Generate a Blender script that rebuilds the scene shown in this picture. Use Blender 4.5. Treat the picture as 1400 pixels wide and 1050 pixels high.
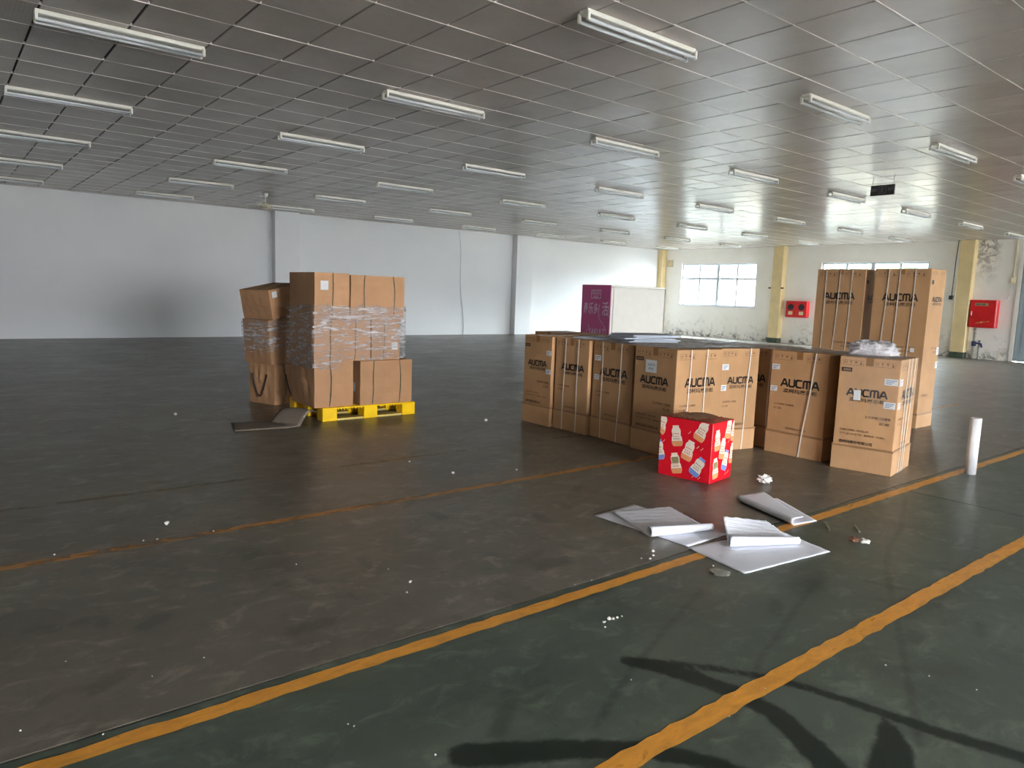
import bpy, bmesh, math, random
import numpy as np
from mathutils import Vector, Matrix

for o in list(bpy.data.objects):
    bpy.data.objects.remove(o)
SC = bpy.context.scene
COL = SC.collection
rnd = random.Random(7)

# ------------------------------------------------------------------ camera
F_PX = 983.4
YAW, PITCH, ROLL = math.radians(51.1487), math.radians(-7.1465), math.radians(2.0139)
EYE = Vector((0, 0, 1.4059))
H = 3.4059                      # ceiling height
YB, XR = 19.76, 23.65           # back wall, right-hand wall
YF, XL = -8.0, -8.0             # walls behind / left of the photographer
cy, sy = math.cos(YAW), math.sin(YAW)
FW = Vector((cy * math.cos(PITCH), sy * math.cos(PITCH), math.sin(PITCH)))
_r = Vector((sy, -cy, 0)); _u = _r.cross(FW)
RT = _r * math.cos(ROLL) + _u * math.sin(ROLL)
UP = -_r * math.sin(ROLL) + _u * math.cos(ROLL)
cam_d = bpy.data.cameras.new('camera')
cam_d.sensor_width = 36.0
cam_d.lens = F_PX / 1400.0 * 36.0
cam_d.clip_start = 0.05
cam_d.clip_end = 300
cam = bpy.data.objects.new('camera', cam_d)
COL.objects.link(cam)
cam.matrix_world = Matrix(((RT.x, UP.x, -FW.x, EYE.x), (RT.y, UP.y, -FW.y, EYE.y), (RT.z, UP.z, -FW.z, EYE.z), (0, 0, 0, 1)))
SC.camera = cam

def ray(x, y):
    return RT * ((x - 700) / F_PX) - UP * ((y - 525) / F_PX) + FW
def at_z(x, y, z=0.0):
    d = ray(x, y)
    return EYE + d * ((z - EYE.z) / d.z)
def at_x(x, y, X):
    d = ray(x, y)
    return EYE + d * (X / d.x)
def at_y(x, y, Y):
    d = ray(x, y)
    return EYE + d * (Y / d.y)
def to_px(p):
    w = Vector(p) - EYE
    z = w.dot(FW)
    if z < 0.05:
        return None
    return (700 + F_PX * w.dot(RT) / z, 525 - F_PX * w.dot(UP) / z)

# ------------------------------------------------------------------ world, daylight, exposure
world = bpy.data.worlds.new('sky')
SC.world = world
world.use_nodes = True
wn = world.node_tree.nodes
# overcast sky: luminance rises from the horizon to the zenith as (1 + 2 sin e) / 3
wl_ = world.node_tree.links
_tc = wn.new('ShaderNodeTexCoord'); _sp = wn.new('ShaderNodeSeparateXYZ'); _ma = wn.new('ShaderNodeMath'); _mx = wn.new('ShaderNodeMath')
_mx.operation = 'MAXIMUM'; _mx.inputs[1].default_value = 0.0
_ma.operation = 'MULTIPLY_ADD'
SKY = 55.0
_ma.inputs[1].default_value = 2.0 * SKY; _ma.inputs[2].default_value = SKY
wl_.new(_tc.outputs['Generated'], _sp.inputs[0]); wl_.new(_sp.outputs['Z'], _mx.inputs[0]); wl_.new(_mx.outputs[0], _ma.inputs[0]); wl_.new(_ma.outputs[0], wn['Background'].inputs[1])
wn['Background'].inputs[0].default_value = (0.925, 0.96, 1.0, 1)
SC.view_settings.view_transform = 'Standard'
SC.view_settings.look = 'None'
SC.view_settings.gamma = 1.0
SC.view_settings.use_curve_mapping = False
SC.view_settings.exposure = 0.10
SC.cycles.max_bounces = 8
SC.cycles.diffuse_bounces = 6
SC.cycles.glossy_bounces = 4
SC.cycles.transparent_max_bounces = 12
SC.cycles.sample_clamp_indirect = 20.0

def portal(name, loc, rot, sx, sz):
    l = bpy.data.lights.new(name, 'AREA')
    l.shape = 'RECTANGLE'
    l.size, l.size_y = sx, sz
    l.cycles.is_portal = True
    o = bpy.data.objects.new(name, l)
    o.location = loc
    o.rotation_euler = rot
    COL.objects.link(o)
# openings of the wall behind the photographer: (x0, x1, z0, z1); daylight comes in through them
FRONT_OPEN = [(0.4, 3.8, 0.0, 2.9, 'door'), (15.2, 18.0, 1.22, 2.84, 'win'), (19.0, 22.4, 1.22, 2.84, 'win')]
# portals only guide sampling: they emit nothing, all the light is the sky's through the openings
for (nm, y0, y1, z0, z1) in (('window_1_portal', 15.28, 18.70, 1.22, 2.84), ('window_2_portal', 9.39, 12.81, 1.22, 2.82), ('window_right_offscreen', -2.4, 1.0, 1.22, 2.84)):
    portal(nm, (XR + 0.2, (y0 + y1) / 2, (z0 + z1) / 2), (0, math.radians(90), 0), z1 - z0, y1 - y0)
for (x0, x1, z0, z1, k) in FRONT_OPEN:
    portal('door_front_offscreen' if k == 'door' else 'window_front_offscreen', ((x0 + x1) / 2, YF - 0.2, (z0 + z1) / 2), (math.radians(90), 0, 0), x1 - x0, z1 - z0)

# ------------------------------------------------------------------ helpers
def link(o, parent=None):
    COL.objects.link(o)
    if parent:
        o.parent = parent
    return o
def tag(o, label=None, cat=None, group=None, kind=None):
    if label: o['label'] = label
    if cat: o['category'] = cat
    if group: o['group'] = group
    if kind: o['kind'] = kind
    return o
def empty(name, loc=(0, 0, 0), rz=0.0, rx=0.0, ry=0.0):
    o = bpy.data.objects.new(name, None)
    o.empty_display_size = 0.1
    o.location = loc
    o.rotation_euler = (rx, ry, rz)
    return link(o)

class MB:
    """collects vertices and faces; build() links them as one mesh object"""
    def __init__(s):
        s.v, s.f = [], []
    def add(s, vs, fs, M=None):
        b = len(s.v)
        s.v += [tuple(M @ Vector(p)) if M else tuple(p) for p in vs]
        s.f += [tuple(b + i for i in q) for q in fs]
        return s
    def box(s, x0, x1, y0, y1, z0, z1, M=None):
        vs = [(x0, y0, z0), (x1, y0, z0), (x1, y1, z0), (x0, y1, z0), (x0, y0, z1), (x1, y0, z1), (x1, y1, z1), (x0, y1, z1)]
        return s.add(vs, [(0, 3, 2, 1), (4, 5, 6, 7), (0, 1, 5, 4), (1, 2, 6, 5), (2, 3, 7, 6), (3, 0, 4, 7)], M)
    def bevbox(s, x0, x1, y0, y1, z0, z1, b=0.01, M=None):
        """box with chamfered edges"""
        vs = []
        for z, zi in ((z0, 1), (z1, -1)):
            pass
        bm = bmesh.new()
        bmesh.ops.create_cube(bm, size=1.0)
        for v in bm.verts:
            v.co = Vector(((x0 + x1) / 2 + v.co.x * (x1 - x0), (y0 + y1) / 2 + v.co.y * (y1 - y0), (z0 + z1) / 2 + v.co.z * (z1 - z0)))
        bmesh.ops.bevel(bm, geom=list(bm.edges), offset=b, segments=1, affect='EDGES', profile=0.5)
        bm.verts.index_update()
        vs = [v.co.copy() for v in bm.verts]
        fs = [tuple(v.index for v in f.verts) for f in bm.faces]
        bm.free()
        return s.add(vs, fs, M)
    def tube(s, pts, r, n=8, cap=True, M=None):
        pts = [Vector(p) for p in pts]
        rings = []
        rr = r if isinstance(r, (list, tuple)) else [r] * len(pts)
        for i, p in enumerate(pts):
            t = (pts[min(i + 1, len(pts) - 1)] - pts[max(i - 1, 0)]).normalized()
            a = Vector((0, 0, 1)) if abs(t.z) < 0.9 else Vector((1, 0, 0))
            n1 = t.cross(a).normalized(); n2 = t.cross(n1)
            rings.append([p + (n1 * math.cos(2 * math.pi * k / n) + n2 * math.sin(2 * math.pi * k / n)) * rr[i] for k in range(n)])
        vs = [q for g in rings for q in g]
        fs = []
        for i in range(len(rings) - 1):
            for k in range(n):
                a, b = i * n + k, i * n + (k + 1) % n
                fs.append((a, b, b + n, a + n))
        if cap:
            fs.append(tuple(range(n)))
            fs.append(tuple(range((len(rings) - 1) * n, len(rings) * n))[::-1])
        return s.add(vs, fs, M)
    def lathe(s, prof, n=20, M=None, c=(0, 0, 0)):
        vs, fs = [], []
        for (r, z) in prof:
            for k in range(n):
                a = 2 * math.pi * k / n
                vs.append((c[0] + r * math.cos(a), c[1] + r * math.sin(a), c[2] + z))
        for i in range(len(prof) - 1):
            for k in range(n):
                a, b = i * n + k, i * n + (k + 1) % n
                fs.append((a, b, b + n, a + n))
        return s.add(vs, fs, M)
    def grid(s, fn, nu, nv):
        vs = [fn(i / nu, j / nv) for j in range(nv + 1) for i in range(nu + 1)]
        fs = [(j * (nu + 1) + i, j * (nu + 1) + i + 1, (j + 1) * (nu + 1) + i + 1, (j + 1) * (nu + 1) + i) for j in range(nv) for i in range(nu)]
        return s.add(vs, fs)
    def mesh(s, name, mat, smooth=False):
        me = bpy.data.meshes.new(name)
        me.from_pydata(s.v, [], s.f)
        me.validate()
        me.update()
        if mat: me.materials.append(mat)
        if smooth:
            me.polygons.foreach_set('use_smooth', [True] * len(me.polygons))
        return me
    def build(s, name, mat, parent=None, smooth=False):
        o = bpy.data.objects.new(name, s.mesh(name, mat, smooth))
        return link(o, parent)
def inst(name, me, parent=None, loc=None, rot=None):
    o = bpy.data.objects.new(name, me)
    if loc: o.location = loc
    if rot: o.rotation_euler = rot
    return link(o, parent)
def rz(a, loc=(0, 0, 0)):
    return Matrix.Translation(loc) @ Matrix.Rotation(a, 4, 'Z')

# ------------------------------------------------------------------ materials
def srgb(r, g, b):
    f = lambda c: (c / 255 / 12.92) if c / 255 <= 0.04045 else ((c / 255 + 0.055) / 1.055) ** 2.4
    return (f(r), f(g), f(b), 1.0)
class NT:
    def __init__(s, name):
        s.m = bpy.data.materials.new(name)
        s.m.use_nodes = True
        s.t = s.m.node_tree
        s.n, s.l = s.t.nodes, s.t.links
        s.b = s.n['Principled BSDF']
        s.out = s.n['Material Output']
    def node(s, ty, **kw):
        n = s.n.new(ty)
        for k, v in kw.items():
            if k.startswith('i_'):
                n.inputs[int(k[2:])].default_value = v
            else:
                setattr(n, k, v)
        return n
    def put(s, a, b):
        s.l.new(a, b)
    def coord(s, kind='Object', scale=(1, 1, 1)):
        tc = s.node('ShaderNodeTexCoord')
        mp = s.node('ShaderNodeMapping')
        mp.inputs['Scale'].default_value = scale
        s.put(tc.outputs[kind], mp.inputs[0])
        return mp.outputs[0]
    def noise(s, co, scale, detail=4, rough=0.6, dist=0.0):
        n = s.node('ShaderNodeTexNoise')
        n.inputs['Scale'].default_value = scale
        n.inputs['Detail'].default_value = detail
        n.inputs['Roughness'].default_value = rough
        n.inputs['Distortion'].default_value = dist
        s.put(co, n.inputs['Vector'])
        return n.outputs[0]
    def ramp(s, fac, p0, p1, c0=(0, 0, 0, 1), c1=(1, 1, 1, 1)):
        n = s.node('ShaderNodeValToRGB')
        e = n.color_ramp.elements
        e[0].position, e[1].position = p0, p1
        e[0].color, e[1].color = c0, c1
        s.put(fac, n.inputs[0])
        return n.outputs[0]
    def mix(s, fac, a, b, mode='MIX'):
        n = s.node('ShaderNodeMix', data_type='RGBA', blend_type=mode)
        for sock, v in ((n.inputs[0], fac), (n.inputs[6], a), (n.inputs[7], b)):
            if isinstance(v, (int, float)):
                sock.default_value = v
            elif isinstance(v, tuple):
                sock.default_value = v
            else:
                s.put(v, sock)
        return n.outputs[2]
    def math(s, op, a, b=0.0, c=None):
        n = s.node('ShaderNodeMath', operation=op)
        for i, v in enumerate((a, b) if c is None else (a, b, c)):
            if isinstance(v, (int, float)):
                n.inputs[i].default_value = v
            else:
                s.put(v, n.inputs[i])
        return n.outputs[0]
    def mapr(s, v, a, b, c=0.0, d=1.0):
        n = s.node('ShaderNodeMapRange')
        n.interpolation_type = 'SMOOTHSTEP'
        s.put(v, n.inputs[0])
        for i, q in enumerate((a, b, c, d)):
            n.inputs[i + 1].default_value = q
        return n.outputs[0]
    def bump(s, h, strength=0.2, dist=0.01):
        n = s.node('ShaderNodeBump')
        n.inputs['Strength'].default_value = strength
        n.inputs['Distance'].default_value = dist
        s.put(h, n.inputs['Height'])
        s.put(n.outputs[0], s.b.inputs['Normal'])
    def base(s, c):
        if isinstance(c, tuple): s.b.inputs['Base Color'].default_value = c
        else: s.put(c, s.b.inputs['Base Color'])
    def rough(s, c):
        if isinstance(c, (int, float)): s.b.inputs['Roughness'].default_value = c
        else: s.put(c, s.b.inputs['Roughness'])
def plain(name, c, rough=0.6, metal=0.0, var=0.12, scale=6.0, bump=0.0, spec=0.5):
    """principled colour with a soft procedural variation"""
    t = NT(name)
    co = t.coord('Object')
    n = t.noise(co, scale, 4)
    dk = tuple(x * (1 - var) for x in c[:3]) + (1,)
    lt = tuple(min(1, x * (1 + var)) for x in c[:3]) + (1,)
    t.base(t.ramp(n, 0.3, 0.7, dk, lt))
    t.rough(rough)
    t.b.inputs['Metallic'].default_value = metal
    t.b.inputs['Specular IOR Level'].default_value = spec
    if bump:
        t.bump(t.noise(co, scale * 8, 3), bump, 0.005)
    return t.m

MAT = {}
def cardboard(name, c, rough=0.72):
    t = NT(name)
    co = t.coord('Object')
    st = t.coord('Object', (90, 90, 1.5))
    oi = t.node('ShaderNodeObjectInfo')
    v = t.math('MULTIPLY_ADD', oi.outputs['Random'], 0.18, 0.9)
    n = t.noise(co, 3.5, 5)
    fl = t.noise(st, 1.0, 2)
    a = t.ramp(n, 0.25, 0.75, tuple(x * 0.86 for x in c[:3]) + (1,), tuple(x * 1.1 for x in c[:3]) + (1,))
    a = t.mix(t.math('MULTIPLY', fl, 0.22), a, tuple(x * 0.6 for x in c[:3]) + (1,))
    sc = t.node('ShaderNodeVectorMath', operation='SCALE')
    t.put(a, sc.inputs[0]); t.put(v, sc.inputs[3])
    t.base(sc.outputs[0])
    t.rough(rough)
    t.b.inputs['Specular IOR Level'].default_value = 0.3
    t.bump(fl, 0.12, 0.004)
    return t.m
CARD = cardboard('cardboard', srgb(192, 150, 108))
CARD2 = cardboard('cardboard_tray', srgb(200, 158, 116))
CARD3 = cardboard('cardboard_brown', srgb(186, 142, 104))
CARD4 = cardboard('cardboard_dull', srgb(120, 108, 96))
TAPE = plain('packing_tape', srgb(150, 108, 66), 0.25)
INK = plain('black_ink', srgb(38, 30, 26), 0.6)
INK2 = plain('faded_ink', srgb(104, 72, 50), 0.6)
STICK = plain('sticker_paper', srgb(226, 228, 230), 0.5, var=0.04)
STICKB = plain('sticker_blue_print', srgb(96, 120, 158), 0.5)
STRAP = plain('white_strap', srgb(232, 226, 214), 0.35, var=0.05)
STRAPG = plain('green_strap', srgb(92, 98, 82), 0.4)
YELLOW = plain('yellow_plastic', srgb(250, 200, 12), 0.4, var=0.08, scale=4)
WHITEP = plain('white_paint_metal', srgb(236, 232, 222), 0.35, var=0.04)
TUBEW = plain('fluorescent_glass', srgb(220, 222, 226), 0.15, var=0.02)
DARKP = plain('dark_plastic', srgb(40, 38, 36), 0.5)
REDP = plain('red_enamel', srgb(206, 30, 34), 0.3, var=0.12, scale=3)
YCOL = plain('ochre_paint', srgb(222, 200, 150), 0.45, var=0.10, scale=2.5)
YCOL2 = plain('column_foot_paint', srgb(70, 82, 66), 0.7, var=0.5, scale=9)
ALU = plain('window_aluminium', srgb(205, 208, 214), 0.35, var=0.05)
GREYD = plain('blue_grey_door', srgb(150, 166, 172), 0.4, var=0.05)
PIPE = plain('grey_pipe', srgb(168, 166, 160), 0.4, metal=0.4)
BLUEV = plain('blue_valve', srgb(52, 60, 100), 0.5)
RUST = plain('rusty_bracket', srgb(96, 62, 44), 0.8)
CREAMS = plain('cream_switch', srgb(222, 204, 160), 0.5)

def wall_white():
    t = NT('white_wall_paint')
    co = t.coord('Object')
    n = t.noise(co, 0.5, 5)
    c = t.ramp(n, 0.3, 0.75, srgb(224, 226, 229), srgb(234, 234, 234))
    t.base(c); t.rough(0.75)
    t.bump(t.noise(co, 3.0, 6), 0.05, 0.02)
    return t.m
WALLW = wall_white()
def wall_old():
    """cream plaster, stained and flaking near the floor and around the red cabinet's column"""
    t = NT('old_cream_plaster')
    g = t.node('ShaderNodeNewGeometry')
    sp = t.node('ShaderNodeSeparateXYZ')
    t.put(g.outputs['Position'], sp.inputs[0])
    mp = t.node('ShaderNodeMapping')
    t.put(g.outputs['Position'], mp.inputs[0])
    co = mp.outputs[0]
    n = t.noise(co, 1.3, 6)
    c = t.ramp(n, 0.3, 0.75, srgb(244, 240, 231), srgb(252, 249, 243))
    big = t.noise(co, 2.6, 8, 0.72, 0.6)
    z = sp.outputs['Z']
    # blistered band below 0.75 m
    m1 = t.math('MULTIPLY', t.mapr(z, 0.95, 0.5), t.mapr(big, 0.52, 0.60))
    c = t.mix(t.math('MULTIPLY', m1, 0.38), c, srgb(196, 178, 148))
    fine = t.noise(co, 9.0, 8, 0.75, 0.3)
    m2 = t.math('MULTIPLY', t.mapr(z, 0.34, 0.08), t.mapr(t.noise(co, 4.0, 8, 0.75, 0.5), 0.50, 0.60))
    c = t.mix(t.math('MULTIPLY', m2, 0.85), c, srgb(96, 94, 80))
    # mould streak beside the third column
    y = sp.outputs['Y']
    my = t.math('MULTIPLY', t.mapr(y, 7.45, 7.75), t.mapr(y, 8.25, 8.05))
    mz = t.mapr(z, 1.9, 3.3)
    mo = t.math('MULTIPLY', t.math('MULTIPLY', my, mz), t.mapr(t.noise(co, 5.0, 8, 0.75, 0.8), 0.44, 0.58))
    c = t.mix(t.math('MULTIPLY', mo, 0.8), c, srgb(92, 84, 70))
    t.base(c); t.rough(0.8)
    t.bump(fine, 0.15, 0.01)
    return t.m
WALLO = wall_old()

# ------------------------------------------------------------------ floor
def floor_mat(name, c0, c1, c2):
    t = NT(name)
    g = t.node('ShaderNodeNewGeometry')
    mp = t.node('ShaderNodeMapping')
    t.put(g.outputs['Position'], mp.inputs[0])
    co = mp.outputs[0]
    mp2 = t.node('ShaderNodeMapping')
    mp2.inputs['Scale'].default_value = (1.5, 2.3, 1.0)
    mp2.inputs['Rotation'].default_value = (0, 0, math.radians(38))
    t.put(g.outputs['Position'], mp2.inputs[0])
    big = t.noise(co, 0.55, 6, 0.62, 0.5)
    smear = t.noise(mp2.outputs[0], 0.9, 7, 0.65, 0.4)
    fine = t.noise(co, 14.0, 6, 0.7)
    c = t.ramp(big, 0.32, 0.68, c0, c1)
    c = t.mix(t.mapr(smear, 0.46, 0.70, 0, 0.75), c, c2)
    dk = t.noise(mp2.outputs[0], 1.9, 6, 0.6, 1.2)
    c = t.mix(t.mapr(dk, 0.60, 0.72, 0, 0.45), c, tuple(x * 0.45 for x in c0[:3]) + (1,))
    c = t.mix(t.math('MULTIPLY', fine, 0.22), c, tuple(x * 0.5 for x in c0[:3]) + (1,))
    bl = t.noise(co, 2.4, 8, 0.68, 1.0)
    c = t.mix(t.mapr(bl, 0.50, 0.66, 0, 0.42), c, tuple(x * 0.5 for x in c0[:3]) + (1,))
    bl2 = t.noise(mp2.outputs[0], 3.3, 7, 0.7, 0.6)
    c = t.mix(t.mapr(bl2, 0.50, 0.70, 0, 0.6), c, tuple(min(1, x * 1.35) for x in c2[:3]) + (1,))
    sp2 = t.noise(co, 60, 2, 0.5)
    c = t.mix(t.mapr(sp2, 0.70, 0.76, 0, 0.25), c, srgb(150, 145, 135))
    # wet tracks and tyre arcs: signed distances stored on the slab
    at = t.node('ShaderNodeAttribute', attribute_name='wet')
    wob = t.math('MULTIPLY_ADD', t.noise(co, 16.0, 5, 0.7), 0.05, -0.025)
    wet = t.mapr(t.math('ADD', at.outputs['Fac'], wob), 0.012, -0.012)
    at2 = t.node('ShaderNodeAttribute', attribute_name='tyre')
    wob2 = t.math('MULTIPLY_ADD', t.noise(co, 9.0, 4), 0.03, -0.015)
    ty = t.mapr(t.math('ADD', at2.outputs['Fac'], wob2), 0.016, -0.012)
    at3 = t.node('ShaderNodeAttribute', attribute_name='print')
    wob3 = t.math('MULTIPLY_ADD', t.noise(co, 22.0, 5), 0.07, -0.035)
    fp = t.mapr(t.math('ADD', at3.outputs['Fac'], wob3), 0.02, -0.02)
    c = t.mix(t.math('MULTIPLY', fp, 0.5), c, tuple(x * 0.4 for x in c0[:3]) + (1,))
    c = t.mix(t.math('MULTIPLY', ty, 0.6), c, tuple(x * 0.35 for x in c0[:3]) + (1,))
    c = t.mix(t.math('MULTIPLY', wet, 0.93), c, srgb(18, 27, 21))
    t.base(c)
    r = t.mapr(smear, 0.3, 0.75, 0.26, 0.40)
    r = t.math('ADD', r, t.math('MULTIPLY', fine, 0.08))
    r = t.math('ADD', r, t.math('MULTIPLY', wet, 0.12))
    t.rough(r)
    t.b.inputs['Specular IOR Level'].default_value = 0.32
    t.bump(big, 0.06, 0.03)
    return t.m
FL_FAR = floor_mat('worn_grey_floor', srgb(92, 88, 79), srgb(108, 103, 93), srgb(126, 120, 108))
FL_NEAR = floor_mat('worn_green_floor', srgb(66, 77, 68), srgb(82, 91, 81), srgb(98, 105, 93))
def px_path(pts):
    return [np.array(at_z(*p)[:2]) for p in pts]
WET = [  # polylines in metres with a half-width per vertex
    ([(858, 903), (930, 920), (1000, 945), (1060, 975), (1130, 1042), (1160, 1090)], [.034, .046, .046, .046, .056, .06]),
    ([(858, 903), (960, 911), (1060, 928), (1150, 955), (1280, 1000), (1400, 1036), (1500, 1065)], [.03, .021, .022, .025, .034, .036, .038]),
    ([(640, 1033), (760, 1025), (880, 1024), (980, 1045), (1060, 1075)], [.06, .052, .04, .036, .036]),
    ([(1214, 992), (1222, 1020), (1215, 1070)], [.028, .055, .07])]
TYRE = [([(1238, 678), (1232, 720), (1215, 748), (1212, 775), (1222, 830), (1232, 880), (1246, 950), (1256, 1020)], [.012] * 8),
        ([(1336, 722), (1334, 750), (1310, 780), (1280, 830)], [.009] * 4),
        ([(960, 805), (910, 860), (860, 920), (810, 1000)], [.010] * 4),
        ([(1115, 795), (1090, 830), (1040, 900), (1000, 990)], [.010] * 4)]
PRINT = []
prng = random.Random(11)
for q in [(740, 708), (770, 690), (790, 668), (750, 735), (725, 760), (755, 770), (700, 800), (610, 790), (660, 782), (600, 705), (850, 680), (885, 668), (430, 855), (480, 815), (345, 760), (500, 770), (720, 940), (690, 980), (735, 955), (1210, 800), (1110, 800), (1180, 850), (1250, 870), (1060, 830), (560, 690), (390, 800), (210, 850), (60, 860), (150, 930), (130, 850), (300, 720), (240, 700), (1340, 860), (1300, 780)]:
    a = prng.uniform(0, 3.14)
    c = np.array(at_z(*q)[:2]); d = np.array([math.cos(a), math.sin(a)]) * prng.uniform(.03, .1)
    PRINT.append(([c - d, c + d], [prng.uniform(.018, .045)] * 2))
def seg_sd(P, lines, conv=True):
    best = np.full(len(P), 9.0)
    for pts, w in lines:
        q = px_path(pts) if conv else pts
        for i in range(len(q) - 1):
            a, b = q[i], q[i + 1]
            ab = b - a
            t = np.clip(((P - a) @ ab) / (ab @ ab), 0, 1)
            d = np.linalg.norm(P - (a + t[:, None] * ab), axis=1) - (w[i] + (w[i + 1] - w[i]) * t)
            best = np.minimum(best, d)
    return best
floor = empty('floor')
tag(floor, kind='structure')
def axis(lo, hi, fine):
    a = [lo, hi]
    for (f0, f1, st) in fine:
        f0, f1 = max(lo, f0), min(hi, f1)
        if f1 > f0: a += list(np.arange(f0, f1, st))
    a += list(np.arange(lo, hi, 1.5))
    a = np.unique(np.round(np.array(a), 4))
    keep = [a[0]]
    for x in a[1:-1]:
        if x - keep[-1] > 0.012: keep.append(x)
    keep.append(a[-1])
    return np.array(keep)
JX = 5.82; JY = 2.41; JY2 = 14.0; GAP = 0.006
for (x0, x1, y0, y1, m) in [(XL, JX, YF, JY, FL_NEAR), (JX, XR, YF, JY, FL_NEAR), (XL, XR, JY, JY2, FL_FAR), (XL, XR, JY2, YB, FL_FAR)]:
    xs = axis(x0 + GAP, x1 - GAP, [(0.6, 7.0, .03)] if m is FL_NEAR else [(0.0, 8.0, .06)])
    ys = axis(y0 + GAP, y1 - GAP, [(0.3, 2.41, .03)] if m is FL_NEAR else [(2.4, 6.5, .05)])
    nx, ny = len(xs), len(ys)
    X, Y = np.meshgrid(xs, ys)
    V = np.stack([X.ravel(), Y.ravel(), np.zeros(nx * ny)], -1)
    Fc = [(j * nx + i, j * nx + i + 1, (j + 1) * nx + i + 1, (j + 1) * nx + i) for j in range(ny - 1) for i in range(nx - 1)]
    me = bpy.data.meshes.new('floor_slab')
    nb = len(V)
    cor = [0, nx - 1, nx * ny - 1, nx * (ny - 1)]
    Vl = [tuple(v) for v in V] + [(V[c][0], V[c][1], -0.12) for c in cor]
    for k in range(4):
        a, b = k, (k + 1) % 4
        Fc.append((cor[b], cor[a], nb + a, nb + b))
    me.from_pydata(Vl, [], Fc)
    P = np.array(Vl)[:, :2]
    for nm, ln, cv in (('wet', WET, True), ('tyre', TYRE, True), ('print', PRINT, False)):
        at = me.attributes.new(nm, 'FLOAT', 'POINT')
        at.data.foreach_set('value', seg_sd(P, ln, cv).astype(np.float32))
    me.materials.append(m)
    me.update()
    inst('floor_slab', me, floor)
MB().box(XL - .2, XR + .2, YF - .2, YB + .2, -0.2, -0.03).build('subfloor', plain('joint_dirt', srgb(34, 31, 28), 0.9), floor)
# painted lane lines, worn through in places
def line_mat(name, c, lo, hi):
    t = NT(name)
    g = t.node('ShaderNodeNewGeometry')
    mp = t.node('ShaderNodeMapping')
    mp.inputs['Scale'].default_value = (1.0, 2.6, 1)
    t.put(g.outputs['Position'], mp.inputs[0])
    n = t.noise(mp.outputs[0], 7.0, 8, 0.7, 0.5)
    n2 = t.noise(mp.outputs[0], 1.1, 4, 0.6)
    w = t.mapr(t.math('ADD', t.math('MULTIPLY', n, 0.65), t.math('MULTIPLY', n2, 0.45)), lo, hi)
    cc = t.ramp(n, 0.3, 0.75, tuple(x * 0.55 for x in c[:3]) + (1,), c)
    t.base(cc); t.rough(0.42)
    tr = t.node('ShaderNodeBsdfTransparent')
    mx = t.node('ShaderNodeMixShader')
    t.put(w, mx.inputs[0]); t.put(t.b.outputs[0], mx.inputs[1]); t.put(tr.outputs[0], mx.inputs[2])
    t.put(mx.outputs[0], t.out.inputs[0])
    return t.m
ORANGE = srgb(234, 162, 62)
LM1 = line_mat('lane_paint', ORANGE, 0.60, 0.78)
LM2 = line_mat('lane_paint_worn', srgb(206, 140, 60), 0.50, 0.68)
LM3 = line_mat('lane_paint_faint', srgb(170, 134, 72), 0.38, 0.62)
lr = random.Random(3)
for (yc, w, x0, x1, m) in [(2.325, .036, -2, 23, LM1), (1.345, .040, -2, 23, LM1), (4.12, .034, -4, 12, LM2), (5.17, .030, -4, 12, LM3)]:
    b = MB(); n = int((x1 - x0) / .06)
    vs = []
    for i in range(n + 1):
        x = x0 + (x1 - x0) * i / n
        vs.append((x, yc - w + lr.uniform(-.006, .005), 0.0012)); vs.append((x, yc + w + lr.uniform(-.005, .006), 0.0012))
    b.add(vs, [(2 * i, 2 * i + 2, 2 * i + 3, 2 * i + 1) for i in range(n)])
    b.build('lane_line', m, floor)

# ------------------------------------------------------------------ walls
wb = MB().box(XL - .2, XR + .25, YB, YB + .2, -.2, H + .3).build('wall_back', WALLW)
tag(wb, kind='structure')
for (x0, x1) in ((7.31, 8.0), (15.74, 16.46), (-1.1, -0.4)):
    MB().bevbox(x0, x1, YB - .25, YB + .01, 0, H + .02, .008).build('pilaster', WALLW, wb)
WIN_R = [(15.28, 18.70, 1.22, 2.84), (9.39, 12.81, 1.22, 2.82), (-2.4, 1.0, 1.22, 2.84)]
DOOR_R = (2.9, 6.95, 0.0, 2.78)
def wall_with_holes(name, axis_, pos, thick, lo, hi, holes, mat):
    """wall slab built round its openings; axis_ 'x' = wall at constant x"""
    b = MB()
    cuts = sorted(holes)
    def put(a0, a1, z0, z1):
        if a1 - a0 < 1e-4 or z1 - z0 < 1e-4: return
        if axis_ == 'x': b.box(pos, pos + thick, a0, a1, z0, z1)
        else: b.box(a0, a1, pos - thick, pos, z0, z1)
    a = lo
    for (h0, h1, z0, z1) in cuts:
        put(a, h0, -.2, H + .3)
        put(h0, h1, -.2, min(z0, z0 - .001)); put(h0, h1, z1, H + .3)
        a = h1
    put(a, hi, -.2, H + .3)
    o = b.build(name, mat)
    return tag(o, kind='structure')
wr = wall_with_holes('wall_right', 'x', XR, .25, YF - .2, YB + .2, WIN_R + [DOOR_R], WALLO)
wf = wall_with_holes('wall_front', 'y', YF, .25, XL - .2, XR + .2, [q[:4] for q in FRONT_OPEN], WALLW)
wl = MB().box(XL - .2, XL, YF - .2, YB + .2, -.2, H + .3).build('wall_left', WALLW)
tag(wl, kind='structure')
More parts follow.
